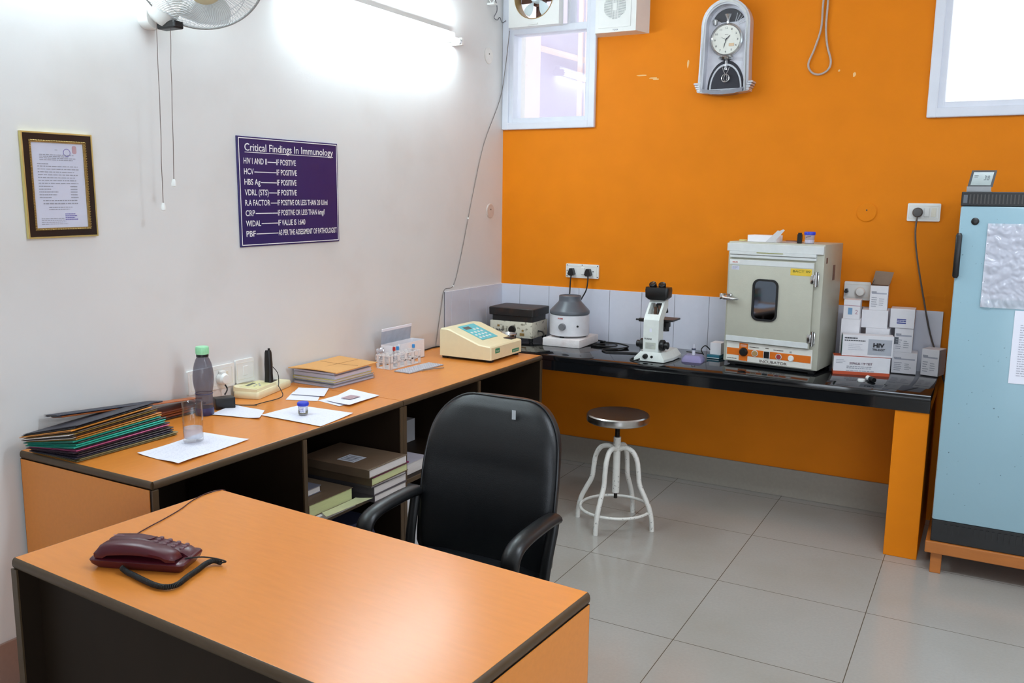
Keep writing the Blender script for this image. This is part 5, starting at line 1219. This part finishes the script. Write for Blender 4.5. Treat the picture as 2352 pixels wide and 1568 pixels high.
k2 = kit(2.118, -0.302, ZC + 0.0935, 0.236, 0.070, 0.105, radians(11), 'white kit box printed HIV resting on the long orange edged box', style='none')
bm = B(); text(bm, 'HIV', (0.143, -0.0016, 0.050), X, Z, 0.052, 0.020, 0.05); text(bm, 'TRI-DOT', (0.140, -0.0016, 0.033), X, Z, 0.058, 0.010, 0.03); scribble(bm, (0.010, -0.0010, 0.084), X, Z, 0.060, 0.010, 1, .6, 91, ragged=0); scribble(bm, (0.010, -0.0010, 0.073), X, Z, 0.096, 0.009, 1, .5, 92, ragged=0); obj('lettering', bm, m_ink, k2)
bm = B(); strip(bm, (0, 0, 0), X, Z, 0.120, 0.228, 0.010, 0.088, -Y, 0.0005); obj('grey_field', bm, mat('kit_grey', (184, 186, 194), 0.5), k2)
bm = B(); scribble(bm, (0.030, -0.0010, 0.030), X, Z, 0.075, 0.035, 4, .2, 41); obj('small_print', bm, mat('pale_grey_ink', (178, 178, 190), 0.6), k2)
bm = B(); box(bm, -0.0005, 0.0012, -0.0005, 0.0705, 0.001, 0.104); obj('green_edge', bm, mat('green_edge', (40, 90, 80), 0.5), k2)
k3 = kit(2.335, -0.130, ZC, 0.115, 0.10, 0.106, radians(3), 'white kit box at the bottom of the right hand stack', 50)
k4 = kit(2.338, -0.128, ZC + 0.1065, 0.085, 0.09, 0.122, radians(3), 'narrow white kit box, middle of the right hand stack', 54)
bm = B(); strip(bm, (0, 0, 0), X, Z, 0.0, 0.020, 0.040, 0.075, -Y, 0.0008); obj('grey_hole', bm, m_grey, k4)
k5 = kit(2.312, -0.135, ZC + 0.229, 0.112, 0.105, 0.096, radians(2), 'white kit box with a blue printed stripe, top of the right hand stack', 58, style='none')
bm = B(); strip(bm, (0, 0, 0), X, Z, 0.032, 0.074, 0.022, 0.028, -Y, 0.0006); strip(bm, (0, 0, 0), X, Z, 0.032, 0.074, 0.041, 0.046, -Y, 0.0006); scribble(bm, (0.032, -0.0003, 0.029), X, Z, 0.042, 0.010, 1, .7, 3, ragged=0); obj('blue_stripe', bm, m_blueink, k5)
k6 = kit(2.468, -0.115, ZC, 0.083, 0.095, 0.132, radians(-16), 'white kit box standing alone at the right end of the counter', 62)
k6.location = (2.468, -0.105, ZC + 0.0004)
# left column (behind the HIV box)
kA = kit(2.094, -0.215, ZC, 0.095, 0.09, 0.130, radians(2), 'white kit box hidden low behind the HIV box at left', style='none')
kB = kit(2.094, -0.215, ZC + 0.1305, 0.088, 0.09, 0.136, radians(2), 'plain white kit box standing above the HIV box beside the incubator', style='none')
kC = kit(2.100, -0.215, ZC + 0.267, 0.078, 0.08, 0.096, radians(2), 'small white kit box with pale blue picture on the left column', style='none')
bm = B(); strip(bm, (0, 0, 0), X, Z, 0.022, 0.042, 0.022, 0.056, -Y, 0.0006); obj('blue_picture', bm, mat('pale_blue_print', (120, 162, 200), 0.5), kC)
bm = B(); strip(bm, (0, 0, 0), X, Z, 0.0, 0.078, 0.066, 0.0685, -Y, 0.0006); text(bm, '2', (0.056, -0.0004, 0.026), X, Z, 0.012, 0.022, 0.0); obj('pink_line', bm, mat('dusty_pink_ink', (176, 120, 136), 0.6), kC)
kD = kit(2.203, -0.165, ZC, 0.118, 0.10, 0.10, radians(2), 'white kit box at the bottom of the middle column', style='none')
kD2 = kit(2.206, -0.165, ZC + 0.1005, 0.112, 0.10, 0.122, radians(1), 'plain white kit box just above the HIV box in the middle column', style='none')
kE = kit(2.182, -0.165, ZC + 0.223, 0.122, 0.10, 0.090, radians(3), 'blank white kit box bearing the tall open one', style='none')
kF = kit(2.213, -0.160, ZC + 0.3135, 0.083, 0.075, 0.122, radians(3), 'tall open white kit box with its brown flap standing up', 70)
bm = B(); bb = [(0.0, 0.075, 0.122), (0.083, 0.075, 0.122), (0.098, 0.100, 0.185), (0.012, 0.100, 0.190)]
v_ = [bm.verts.new(p) for p in bb]; w_ = [bm.verts.new(Vector(p) + Vector((0, 0.0012, 0))) for p in bb]; bm.faces.new(v_); bm.faces.new(w_[::-1])
for i in range(4): bm.faces.new((v_[i], v_[(i + 1) % 4], w_[(i + 1) % 4], w_[i]))
for i, q in enumerate((0.0, 0.082)):
    c_ = [(q, 0.0, 0.1215), (q, 0.075, 0.1215), (q + 0.012, 0.09, 0.15)]; u_ = [bm.verts.new(p) for p in c_]; x_ = [bm.verts.new(Vector(p) + Vector((0.001, 0, 0))) for p in c_]; bm.faces.new(u_); bm.faces.new(x_[::-1])
obj('open_flap', bm, mat('brown_card', (140, 116, 96), 0.7), kF)
obj('dark_opening', box(B(), 0.003, 0.080, 0.003, 0.072, 0.1205, 0.1222), mat('box_inside', (84, 68, 56), 0.8), kF)
# spilled cap and vial
bm = B(); lathe(bm, [(0, 0), (0.017, 0.0), (0.017, 0.009), (0.014, 0.011), (0, 0.011)], 24); tag(obj('bottle_cap', bm, m_white, loc=(2.236, -0.445, ZC + 0.0004), smooth=30), 'small white cap lying on the granite in front of the kit boxes', 'lid')
t = T('dropper_vial', 'small black vial with a white cap lying on the granite', 'vial', (2.278, -0.430, ZC + 0.0125), radians(35))
bm = B(); lathe(bm, [(0, -0.028), (0.011, -0.028), (0.012, -0.025), (0.012, 0.006), (0.008, 0.012), (0, 0.012)], 20, (0, 0, 0), (0, 1, 0)); obj('body', bm, m_black, t, smooth=30)
bm = B(); lathe(bm, [(0, 0.010), (0.012, 0.010), (0.0118, 0.034), (0, 0.035)], 20, (0, 0, 0), (0, 1, 0)); obj('cap', bm, m_white, t, smooth=30)

# ---------------------------------------------------------------- refrigerator and its stand
t = T('refrigerator', 'tall pale blue single door refrigerator at the right edge', 'refrigerator', (2.603, -0.700, 0.150))
FW, FD = 0.62, 0.60
obj('cabinet', box(B(), 0.004, FW, 0.0, FD, 0.0, 1.518, 0.004), mat('dark_cabinet_paint', (52, 46, 44), 0.4), t, smooth=30)
m_blue = blotch(mat('pale_blue_door_paint', (152, 184, 196), 0.24, var=0.03, scale=4), (70, 84, 92), 60, 0.70, 0.73, 0.7)
dr = obj('door', box(B(), -0.001, FW, -0.030, -0.002, 0.100, 1.462, 0.008), m_blue, t, smooth=30)
bm = B(); box(bm, -0.002, FW, -0.030, 0.0, 1.462, 1.520, 0.003); gr = obj('top_grille', bm, m_black, t)
bm = B()
for i in range(44): xx = 0.028 + i * 0.0134; box(bm, xx, xx + 0.0055, -0.034, -0.029, 1.472, 1.510)
obj('grille_slats', bm, mat('grille_slat', (66, 64, 62), 0.5), gr)
obj('badge', box(B(), 0.006, 0.021, -0.032, -0.029, 1.474, 1.508), m_grey, gr)
bm = B(); box(bm, 0.0, FW, -0.024, -0.001, 0.0, 0.099, 0.003)
for i in range(24): box(bm, 0.05 + i * 0.023, 0.062 + i * 0.023, -0.028, -0.023, 0.045, 0.085)
obj('kick_plate', bm, m_black, t)
bm = B(); lathe(bm, [(0, 0.005), (0.006, 0.006), (0.010, 0.005), (0.015, 0.003), (0.015, 0)], 24, (0.057, -0.030, 1.400), (0, -1, 0)); obj('lock', bm, m_black, dr, smooth=30)
bm = B(); loft(bm, [[Vector((x, y, z)) for x, y in rrect(0.024 - q, 0.040 - q, 0.006, 3, 0.003, -0.030)] for q, z in ((0.008, 1.164), (0.0, 1.172), (0.0, 1.340), (0.008, 1.350))]); obj('handle', bm, m_black, dr, smooth=40)
t2 = T('plastic_sleeve', 'crinkled clear plastic sleeve holding a sheet taped to the blue refrigerator', 'sleeve', (2.708, -0.7315, 1.198))
bm = B(); bmesh.ops.create_grid(bm, x_segments=60, y_segments=80, size=0.5)
from mathutils import noise as mn
for v in bm.verts:
    u_, v2 = v.co.x + .5, v.co.y + .5
    f1 = abs(mn.noise(Vector((u_ * 5, v2 * 7, 3)))) + 0.6 * abs(mn.noise(Vector((u_ * 11 + v2 * 6, v2 * 13, 9))))
    v.co = Vector((u_ * 0.26, -0.003 - 0.014 * f1, v2 * 0.345))
Mf = film('clear_crinkled_film', (214, 216, 226), 0.35, (1, 1, 1), 0.08)
obj('film', bm, Mf, t2, smooth=50)
obj('insert_sheet', box(B(), 0.012, 0.258, -0.0018, -0.0008, 0.035, 0.335), mat('insert_paper', (200, 200, 216), 0.6), t2)
bm = B(); box(bm, 0, 0.014, -0.004, -0.0025, 0, 0.345); st = obj('punched_margin', bm, m_paper, t2)
bm = B()
for i in range(8): cyl(bm, (0.007, -0.0041, 0.03 + i * 0.038), (0.007, -0.0046, 0.03 + i * 0.038), 0.0025, n=8)
obj('holes', bm, m_grey, st)
t2 = T('notice_sheet', 'white printed sheet stuck on the blue refrigerator, cut by the right edge', 'paper', (2.838, -0.7315, 0.888), radians(0))
t2.rotation_euler = (0, radians(-0.3), 0)
pp = obj('sheet', box(B(), 0, 0.210, -0.0012, -0.0004, 0, 0.303), m_paper, t2)
bm = B(); scribble(bm, (0.025, -0.0014, 0.03), X, Z, 0.16, 0.22, 22, .35, 77, ragged=.1); obj('printed_text', bm, mat('pale_grey_ink', (178, 178, 190), 0.6), pp)
t2 = T('digital_thermometer', 'black framed digital thermometer leaning on top of the refrigerator', 'thermometer', (2.616, -0.690, 1.6705), radians(0))
bm = B(); box(bm, 0, 0.092, 0.0, 0.05, 0, 0.004, 0.001); box(bm, 0.0, 0.090, 0.0, 0.003, 0.004, 0.022); obj('stand', bm, mat('grey_stand', (150, 152, 154), 0.4), t2)
a = radians(14)
ez = Vector((0.16, 0.24, 0.95)).normalized()
bm = B(); prism(bm, [(0.0, 0.0), (0.092, 0.0), (0.092, 0.072), (0.0, 0.072)], (0.002, 0.006, 0.020), X, ez, Y * 0.009); fr = obj('bezel', bm, m_black, t2)
bm = B(); prism(bm, [(0.009, 0.008), (0.083, 0.008), (0.083, 0.064), (0.009, 0.064)], (0.002, 0.0055, 0.020), X, ez, Y * 0.0006); obj('screen', bm, mat('lcd_screen', (140, 152, 148), 0.15), fr)
bm = B(); text(bm, '38', Vector((0.055, 0.0048, 0.020)) + ez * 0.030, X, ez, 0.020, 0.020, 0.0); scribble(bm, Vector((0.016, 0.0048, 0.020)) + ez * 0.040, X, ez, 0.022, 0.012, 2, .4, 5, lift=0.0002); obj('digits', bm, mat('lcd_digit', (96, 104, 104), 0.4), fr)

t = T('wooden_stand', 'low varnished wooden stand under the refrigerator', 'stand', (2.585, -0.735, 0))
m_wd = mat('varnished_wood', (176, 104, 44), 0.35, var=0.12, scale=18, aniso=(0.4, 3, 3))
obj('top_frame', box(B(), 0.0, 0.70, 0.0, 0.66, 0.096, 0.1495, 0.004), m_wd, t)
for a in (0.025, 0.62):
    for b in (0.02, 0.58): obj('leg', box(B(), a, a + 0.045, b, b + 0.045, 0, 0.0965, 0.003), m_wd, t)

# ---------------------------------------------------------------- stool
t = T('round_stool', 'white four legged stool with a round steel seat and foot ring', 'stool', (1.172, -0.879, 0))
bm = B(); lathe(bm, [(0, 0.532), (0.148, 0.532), (0.155, 0.536), (0.157, 0.545), (0.156, 0.566), (0.150, 0.572), (0, 0.569)], 48); obj('seat', bm, mat('polished_steel_seat', (196, 194, 190), 0.26, metal=1.0, var=0.08, scale=8), t, smooth=40)
bm = B(); cyl(bm, (0, 0, 0.44), (0, 0, 0.5315), 0.011, n=16)
for k in range(14): tube(bm, [(0.0118 * cos(q * pi / 6), 0.0118 * sin(q * pi / 6), 0.45 + k * 0.006) for q in range(12)], 0.0012, 4, closed=True)
cyl(bm, (0, 0, 0.135), (0, 0, 0.45), 0.009, n=14); cyl(bm, (0, 0, 0.515), (0, 0, 0.5318), 0.035, n=20); obj('screw_spindle', bm, mat('oily_steel', (50, 44, 40), 0.4, metal=0.7), t, smooth=30)
bm = B(); cyl(bm, (0, 0, 0.165), (0, 0, 0.452), 0.0185, n=20); obj('sleeve', bm, m_enam, t, smooth=30)
for a in (-95.5, -2, 84.5, 183):
    a = radians(a); bm = B(); d_ = Vector((cos(a), sin(a), 0))
    tube(bm, spline([d_ * r_ + Z * z_ for r_, z_ in ((0.008, 0.388), (0.045, 0.402), (0.085, 0.388), (0.110, 0.345), (0.120, 0.285), (0.128, 0.225), (0.158, 0.165), (0.182, 0.115), (0.196, 0.060), (0.201, 0.0))], 5), 0.0125, 12); obj('leg', bm, m_enam, t, smooth=40)
bm = B(); tube(bm, [(0.176 * cos(2 * pi * i / 48), 0.176 * sin(2 * pi * i / 48), 0.088) for i in range(48)], 0.0075, 10, closed=True); obj('foot_ring', bm, m_enam, t, smooth=40)

# ---------------------------------------------------------------- office chair (faces the front desk)
t = T('office_chair', 'black leatherette high back office chair with armrests behind the front desk', 'chair', (1.370, -2.62, 0))
# backrest: rounded pad, leaning back
def backring(tq):
    z = 0.425 + tq * 0.590
    return z
bm = B(); rings = []
K = 30; N = 36
for i in range(K + 1):
    q = 1 - (1 - i / K) ** 1.5; z = 0.425 + q * 0.550
    if q < 0.12: hw = 0.220 + 0.028 * sin(q / 0.12 * pi / 2)
    elif q < 0.5: hw = 0.248
    else:
        s_ = (q - 0.5) / 0.5; hw = 0.248 * (1 - s_ ** 2.0 * 0.17); 
        e_ = max(0, (q - 0.74) / 0.26); hw = hw * (1 - 0.50 * (1 - sqrt(max(0, 1 - e_ ** 2.6))))
    yb = 0.120 + 0.105 * q - 0.018 * sin(q * pi)          # lean
    th = 0.040 + 0.012 * sin(min(1, q * 1.1) * pi) + 0.012 * sin(pi * min(1, max(0, (q - 0.62) / 0.38)))
    if q > 0.94: th *= (1 - ((q - 0.94) / 0.06) ** 2 * 0.55)
    if q < 0.04: th *= 0.6 + 10 * q
    ring = []
    for k in range(N):
        a = 2 * pi * k / N; c_, s2 = cos(a), sin(a)
        px = hw * (abs(c_) ** 0.42) * (1 if c_ > 0 else -1); py = th * (abs(s2) ** 0.75) * (1 if s2 > 0 else -1)
        wrap = -0.035 * (px / 0.262) ** 2
        ring.append(Vector((px, yb + py + wrap, z)))
    rings.append(ring)
loft(bm, rings); bk = obj('backrest', bm, m_leather, t, smooth=70)
def outline(off, yo):
    pts = []
    for i in list(range(1, K + 1)): r_ = rings[i]; pts.append((r_[0] + Vector((off, yo, 0))))
    for i in list(range(K, 0, -1)): r_ = rings[i]; pts.append((r_[N // 2] + Vector((-off, yo, 0))))
    return pts
bm = B(); tube(bm, outline(0.001, -0.012), 0.0042, 6, closed=True); obj('piping', bm, m_black, bk, smooth=True)
bm = B(); box(bm, 0.070, 0.083, 0.150, 0.1515, 0.922, 0.952); tp = obj('tape_scrap', bm, mat('clear_tape', (190, 196, 200), 0.3), bk, rot=None)
# seat
bm = B(); loft(bm, [[Vector((x, y, z + 0.012 * (1 - (x / .26) ** 2) * (1 if z > .43 else 0))) for x, y in rrect(0.50 - q, 0.47 - q, 0.06, 5, 0, -0.115)] for q, z in ((0.04, 0.375), (0.0, 0.39), (-0.01, 0.42), (0.0, 0.445), (0.035, 0.462), (0.12, 0.468))]); obj('seat', bm, m_leather, t, smooth=60)
for s in (-1, 1):
    xx = s * 0.258
    bm = B(); pts = spline([(xx, -0.165, 0.40), (xx, -0.185, 0.50), (xx, -0.195, 0.585), (xx, -0.175, 0.628), (xx, -0.12, 0.646), (xx, -0.02, 0.652), (xx, 0.05, 0.652), (xx, 0.085, 0.648)], 5)
    tube(bm, pts, [0.012] * 5 + [0.014] * 5 + [0.018] * 26, 14, sx=1.65, up=X); arm = obj('armrest', bm, m_black, t, smooth=50)
    bm = B(); tube(bm, spline([(xx, 0.088, 0.642), (xx, 0.075, 0.60), (xx * 0.98, 0.045, 0.50), (xx * 0.96, 0.03, 0.40)], 5), 0.012, 12, sx=1.5, up=X); obj('rear_post', bm, m_black, arm, smooth=50)
    bm = B(); box(bm, min(s * 0.15, s * 0.28), max(s * 0.15, s * 0.28), -0.18, 0.05, 0.372, 0.388, 0.004); obj('bracket', bm, m_black, arm)
bm = B(); cyl(bm, (0, -0.10, 0.12), (0, -0.10, 0.375), 0.025, n=20); cyl(bm, (0, -0.10, 0.07), (0, -0.10, 0.20), 0.034, n=20); box(bm, -0.09, 0.09, -0.19, 0.0, 0.345, 0.376, 0.004); obj('gas_column', bm, m_black, t, smooth=30)
bm = B(); tube(bm, spline([(0, -0.03, 0.36), (0, 0.12, 0.36), (0, 0.20, 0.42), (0, 0.20, 0.55)], 5), 0.012, 8, sx=2.5, up=X); obj('back_bar', bm, m_black, t)
bm = B()
for k in range(5):
    a = radians(90 + 72 * k); d_ = Vector((cos(a), sin(a), 0)); tube(bm, [Vector((0, -0.10, 0.105)) + d_ * 0.02, Vector((0, -0.10, 0.09)) + d_ * 0.15, Vector((0, -0.10, 0.066)) + d_ * 0.29], [0.022, 0.018, 0.013], 10)
obj('star_base', bm, m_black, t, smooth=40)
for k in range(5):
    a = radians(90 + 72 * k); d_ = Vector((cos(a), sin(a), 0)); p = Vector((0, -0.10, 0.027)) + d_ * 0.285; e_ = Vector((-d_.y, d_.x, 0)); bm = B()
    for s in (-1, 1): cyl(bm, p + e_ * s * 0.006, p + e_ * s * 0.026, 0.0265, n=18)
    cyl(bm, p, p + Z * 0.035, 0.006, n=8); obj('caster', bm, m_black, t, smooth=30)

# ---------------------------------------------------------------- books inside the desks
mb = mat('brown_kraft_cover', (98, 80, 62), 0.6, var=0.06); mg2 = mat('dull_grey_cover', (96, 90, 94), 0.6, var=0.06)
mwp = m_pages; myp = mat('greenish_page_block', (200, 204, 150), 0.8, var=0.1, scale=60, aniso=(.3, .3, 14)); mmag = mat('magenta_cover', (130, 24, 88), 0.5)
zs = 0.4358
G = 'registers stacked in the desk'
zz = zs
spec = [(0.028, mg2, mwp, 'grey covered register at the bottom of the tall stack inside the desk', 0.345, 0.215, 0.358, -2.232, 0), (0.034, mg2, mwp, 'thick grey register, second from the bottom of the tall stack inside the desk', 0.350, 0.225, 0.352, -2.240, 1),
        (0.012, mg2, mwp, 'thin grey register, middle of the tall stack inside the desk', 0.345, 0.228, 0.358, -2.246, -1), (0.032, mb, myp, 'brown register with greenish pages under the magenta one in the desk', 0.350, 0.245, 0.364, -2.268, 1),
        (0.006, mmag, mmag, 'thin magenta exercise book below the topmost brown register', 0.350, 0.240, 0.368, -2.262, 1), (0.034, mb, mwp, 'topmost brown register with a white label inside the desk', 0.350, 0.250, 0.372, -2.288, 0)]
for i, (h, cv, pg, lab, w_, l_, x_, y_, r_) in enumerate(spec):
    b_ = book((x_, y_, zz + 0.0004), radians(r_), w_, l_, h, cv, pg, lab, G, 'register_book', '-y')
    zz += h + 0.0006
    if i == 5:
        bm = B(); box(bm, 0.150, 0.235, 0.05, 0.13, h, h + 0.0008); l5 = obj('title_label', bm, mat('label_paper', (184, 190, 200), 0.6), b_)
        bm = B()
        for q in range(4): strip(bm, (0, 0, h + 0.0008), X, Y, 0.160, 0.225, 0.062 + q * 0.016, 0.066 + q * 0.016, Z, 0.0003)
        obj('handwriting', bm, m_ink, l5)
b1 = book((0.345, -2.535, zs + 0.0004), radians(0), 0.315, 0.240, 0.022, m_card, m_pages, 'white paper bundle at the bottom of the front stack inside the desk', G, 'register_book', '-y')
b2 = book((0.300, -2.535, zs + 0.0228), radians(-1), 0.345, 0.245, 0.050, mb, myp, 'thick brown register with greenish pages on the front stack inside the desk', G, 'register_book', '-y')
b3 = book((0.380, -2.530, zs + 0.0735), radians(1), 0.200, 0.130, 0.026, mat('slate_cover', (104, 106, 120), 0.5), m_pages, 'small slate coloured book lying on the thick brown register', G, 'note_book', '-y')
sh = sheet([(0.652, -2.480), (0.690, -2.500), (0.712, -2.255), (0.652, -2.285)], zs + 0.026, 'paper_sheet', mat('pale_green_paper', (222, 226, 180), 0.7), 'pale green sheet sticking out under the thick brown register', 'paper', 0.004, 31)
t = T('paper_stack', 'low white paper stack on the desk shelf behind the chair back', 'paper', (0.400, -1.905, 0.4357))
obj('sheets', box(B(), 0, 0.21, 0, 0.17, 0, 0.050, 0.001), m_pages, t)
obj('top_sheet', box(B(), 0.004, 0.215, 0.002, 0.172, 0.0505, 0.0512), mat('grey_white_paper', (190, 190, 204), 0.7), t)
t = T('small_carton', 'small grey white carton at the back of the desk shelf', 'box', (0.250, -1.500, 0.4357), 0)
obj('carton', box(B(), 0, 0.06, 0, 0.10, 0, 0.110, 0.001), mat('greyish_card', (176, 176, 180), 0.6), t)
t = T('pale_carton', 'pale grey carton standing low in the desk left of the chair back', 'box', (0.38, -1.905, 0.0005))
obj('carton', box(B(), 0, 0.24, 0, 0.19, 0, 0.335, 0.002), mat('pale_grey_card', (206, 206, 208), 0.6), t)
t = T('dark_bundle', 'dark blue bundle in the bottom of the storage desk', 'bundle', (0.42, -2.26, 0.0005))
bm = B(); loft(bm, [[Vector((x, y, z)) for x, y in rrect(a, a * 1.1, 0.04, 4, 0.08, 0.1)] for a, z in ((0.17, 0), (0.20, 0.05), (0.19, 0.22), (0.14, 0.31))]); obj('cloth', bm, mat('navy_cloth', (48, 52, 78), 0.8), t, smooth=50)

# ---------------------------------------------------------------- telephone
t = T('desk_telephone', 'maroon push button telephone on the foreground desk', 'telephone', (1.094, -3.580, 0.7755), radians(21))
t.scale = (0.95, 0.95, 0.95)
m_mar = mat('maroon_plastic', (74, 19, 30), 0.33, var=0.04)
# base: local x length 0.235, y depth 0.105
bm = B(); loft(bm, [[Vector((x, y, z)) for x, y in rrect(a, b, 0.012, 4, 0.0, cy_)] for a, b, z, cy_ in ((0.215, 0.085, 0.0, 0.0), (0.235, 0.100, 0.012, -0.002), (0.242, 0.106, 0.022, -0.002), (0.236, 0.100, 0.026, 0.0))]); obj('base', bm, m_mar, t, smooth=40)
def hump(x): # height profile along the telephone
    u = (x + 0.115) / 0.23
    return 0.064 + 0.006 * sin(min(1, max(0, u * 1.2)) * pi) - 0.018 * max(0, u - 0.35) / 0.65 - (0.016 if u < 0.02 else 0)
rings = []
for i in range(15):
    x = -0.112 + 0.224 * i / 14; zt_ = hump(x) - 0.010; e_ = 0.0 if 0 < i < 14 else 0.010
    rings.append([Vector((x, y, z)) for y, z in ((-0.006, 0.024), (-0.006, zt_ - 0.004 - e_), (0.002, zt_ - e_), (0.036 - e_ / 2, zt_ - 0.001 - e_), (0.046 - e_ / 2, zt_ - 0.008 - e_), (0.048, 0.024))])
bm = B(); loft(bm, rings); bs_ = obj('keypad_housing', bm, m_mar, t, smooth=45)
rings = []
for i in range(19):
    u = i / 18; x = -0.106 + 0.205 * u; arch_ = 0.011 * sin(pi * u) + 0.002
    top_ = 0.046 + 0.018 * sin(pi * min(1, u * 1.02)) ** 0.7 + 0.005 * cos(pi * u) ; bot_ = 0.026 + arch_ * (1 if 0.12 < u < 0.88 else 0.1)
    e_ = 0.010 * (1 - min(1, min(u, 1 - u) / 0.06)); hw_ = 0.0235 - e_ * .4
    rings.append([Vector((x, -0.030 + y, z)) for y, z in ((-hw_, bot_ + 0.002), (-hw_ - 0.002, (bot_ + top_) / 2), (-hw_ + 0.003, top_ - 0.004 - e_), (-hw_ + 0.012, top_ - e_), (hw_ - 0.006, top_ - e_), (hw_, top_ - 0.006 - e_), (hw_, bot_ + 0.002), (0, bot_))])
bm = B(); loft(bm, rings); hs_ = obj('handset', bm, m_mar, t, smooth=50)
bm = B()
for i in range(4):
    for j in range(3):
        x = 0.020 + i * 0.022; y = 0.008 + j * 0.013; z = hump(x) - 0.010
        if i == 3 and j == 0: x -= 0.0
        lathe(bm, [(0, 0.0022), (0.0050, 0.0024), (0.0060, 0.0012), (0.0062, -0.002)], 12, (x, y, z))
obj('keys', bm, mat('maroon_grey_key', (100, 64, 72), 0.35), bs_, smooth=40)
bm = B(); text(bm, 'BEETEL', (-0.095, 0.014, hump(-0.08) - 0.0088), X, Y, 0.030, 0.006, 0.02); obj('lettering', bm, mat('pinkish_print', (150, 110, 120), 0.5), bs_)
bm = B(); prism(bm, [(-0.010, 0.030), (0.012, 0.030), (0.004, 0.010), (-0.020, 0.010)], (0, 0, hump(0.0) - 0.0105), X, Y, Z * 0.0018); obj('cradle_mark', bm, m_mar, bs_)
# coiled cord: from the side of the base round to the handset
def coil(path, rc, rw, turns_per_m):
    P = spline(path, 24); L = [0]
    for a, b in zip(P, P[1:]): L.append(L[-1] + (b - a).length)
    tot = L[-1]; n = int(tot * turns_per_m); out = []; m_ = n * 8; j = 0; prev = None
    for i in range(m_ + 1):
        s_ = tot * i / m_
        while j < len(L) - 2 and L[j + 1] < s_: j += 1
        f_ = (s_ - L[j]) / max(1e-9, L[j + 1] - L[j]); c_ = P[j].lerp(P[j + 1], f_)
        d_ = (P[min(j + 1, len(P) - 1)] - P[max(j - 1, 0)]).normalized(); x_ = Z.cross(d_).normalized() if abs(d_.z) < .95 else X; y_ = d_.cross(x_).normalized()
        a = 2 * pi * i / 8; out.append(c_ + (x_ * cos(a) + y_ * sin(a)) * rc)
    return out
zc_ = 0.7755 + 0.0075
pth = [(1.095, -3.622, zc_ + 0.004), (1.118, -3.628, zc_), (1.150, -3.643, zc_), (1.190, -3.650, zc_), (1.235, -3.655, zc_), (1.268, -3.648, zc_), (1.274, -3.622, zc_), (1.262, -3.590, zc_), (1.248, -3.556, zc_), (1.250, -3.534, zc_), (1.266, -3.522, zc_ + 0.001), (1.292, -3.510, zc_)]
pth = [(1.090, -3.645, zc_ + 0.004), (1.112, -3.648, zc_), (1.140, -3.652, zc_), (1.180, -3.658, zc_), (1.222, -3.662, zc_), (1.250, -3.655, zc_), (1.258, -3.634, zc_), (1.246, -3.598, zc_), (1.236, -3.560, zc_), (1.226, -3.528, zc_), (1.232, -3.510, zc_ + 0.002), (1.250, -3.505, zc_)]
tc_ = T('coiled_cord', 'black coiled handset cord looping on the desk in front of the telephone', 'cord', (0, 0, 0))
bm = B(); tube(bm, coil(pth, 0.0050, 0.0018, 330), 0.0017, 5); obj('coil', bm, m_rub, tc_, smooth=60)
bm = B(); tube(bm, spline([(1.252, -3.505, zc_), (1.262, -3.502, zc_ + 0.004), (1.246, -3.515, zc_ + 0.012), (1.222, -3.535, zc_ + 0.018), (1.196, -3.560, zc_ + 0.018)], 6), 0.0019, 6); obj('straight_end', bm, m_rub, tc_)
bm = B(); tube(bm, spline([(1.040, -3.545, 0.787), (0.985, -3.535, 0.778), (0.935, -3.490, 0.7772), (0.916, -3.440, 0.7772), (0.898, -3.366, 0.7772), (0.878, -3.300, 0.7772), (0.852, -3.240, 0.7772), (0.838, -3.180, 0.7772), (0.845, -3.140, 0.7772), (0.850, -3.112, 0.765), (0.852, -3.100, 0.70), (0.852, -3.098, 0.40)], 6), 0.0014, 6)
tag(obj('line_cord', bm, mat('dark_red_brown_cord', (66, 22, 18), 0.5)), 'thin dark line cord running from the telephone over the far desk edge', 'cord')
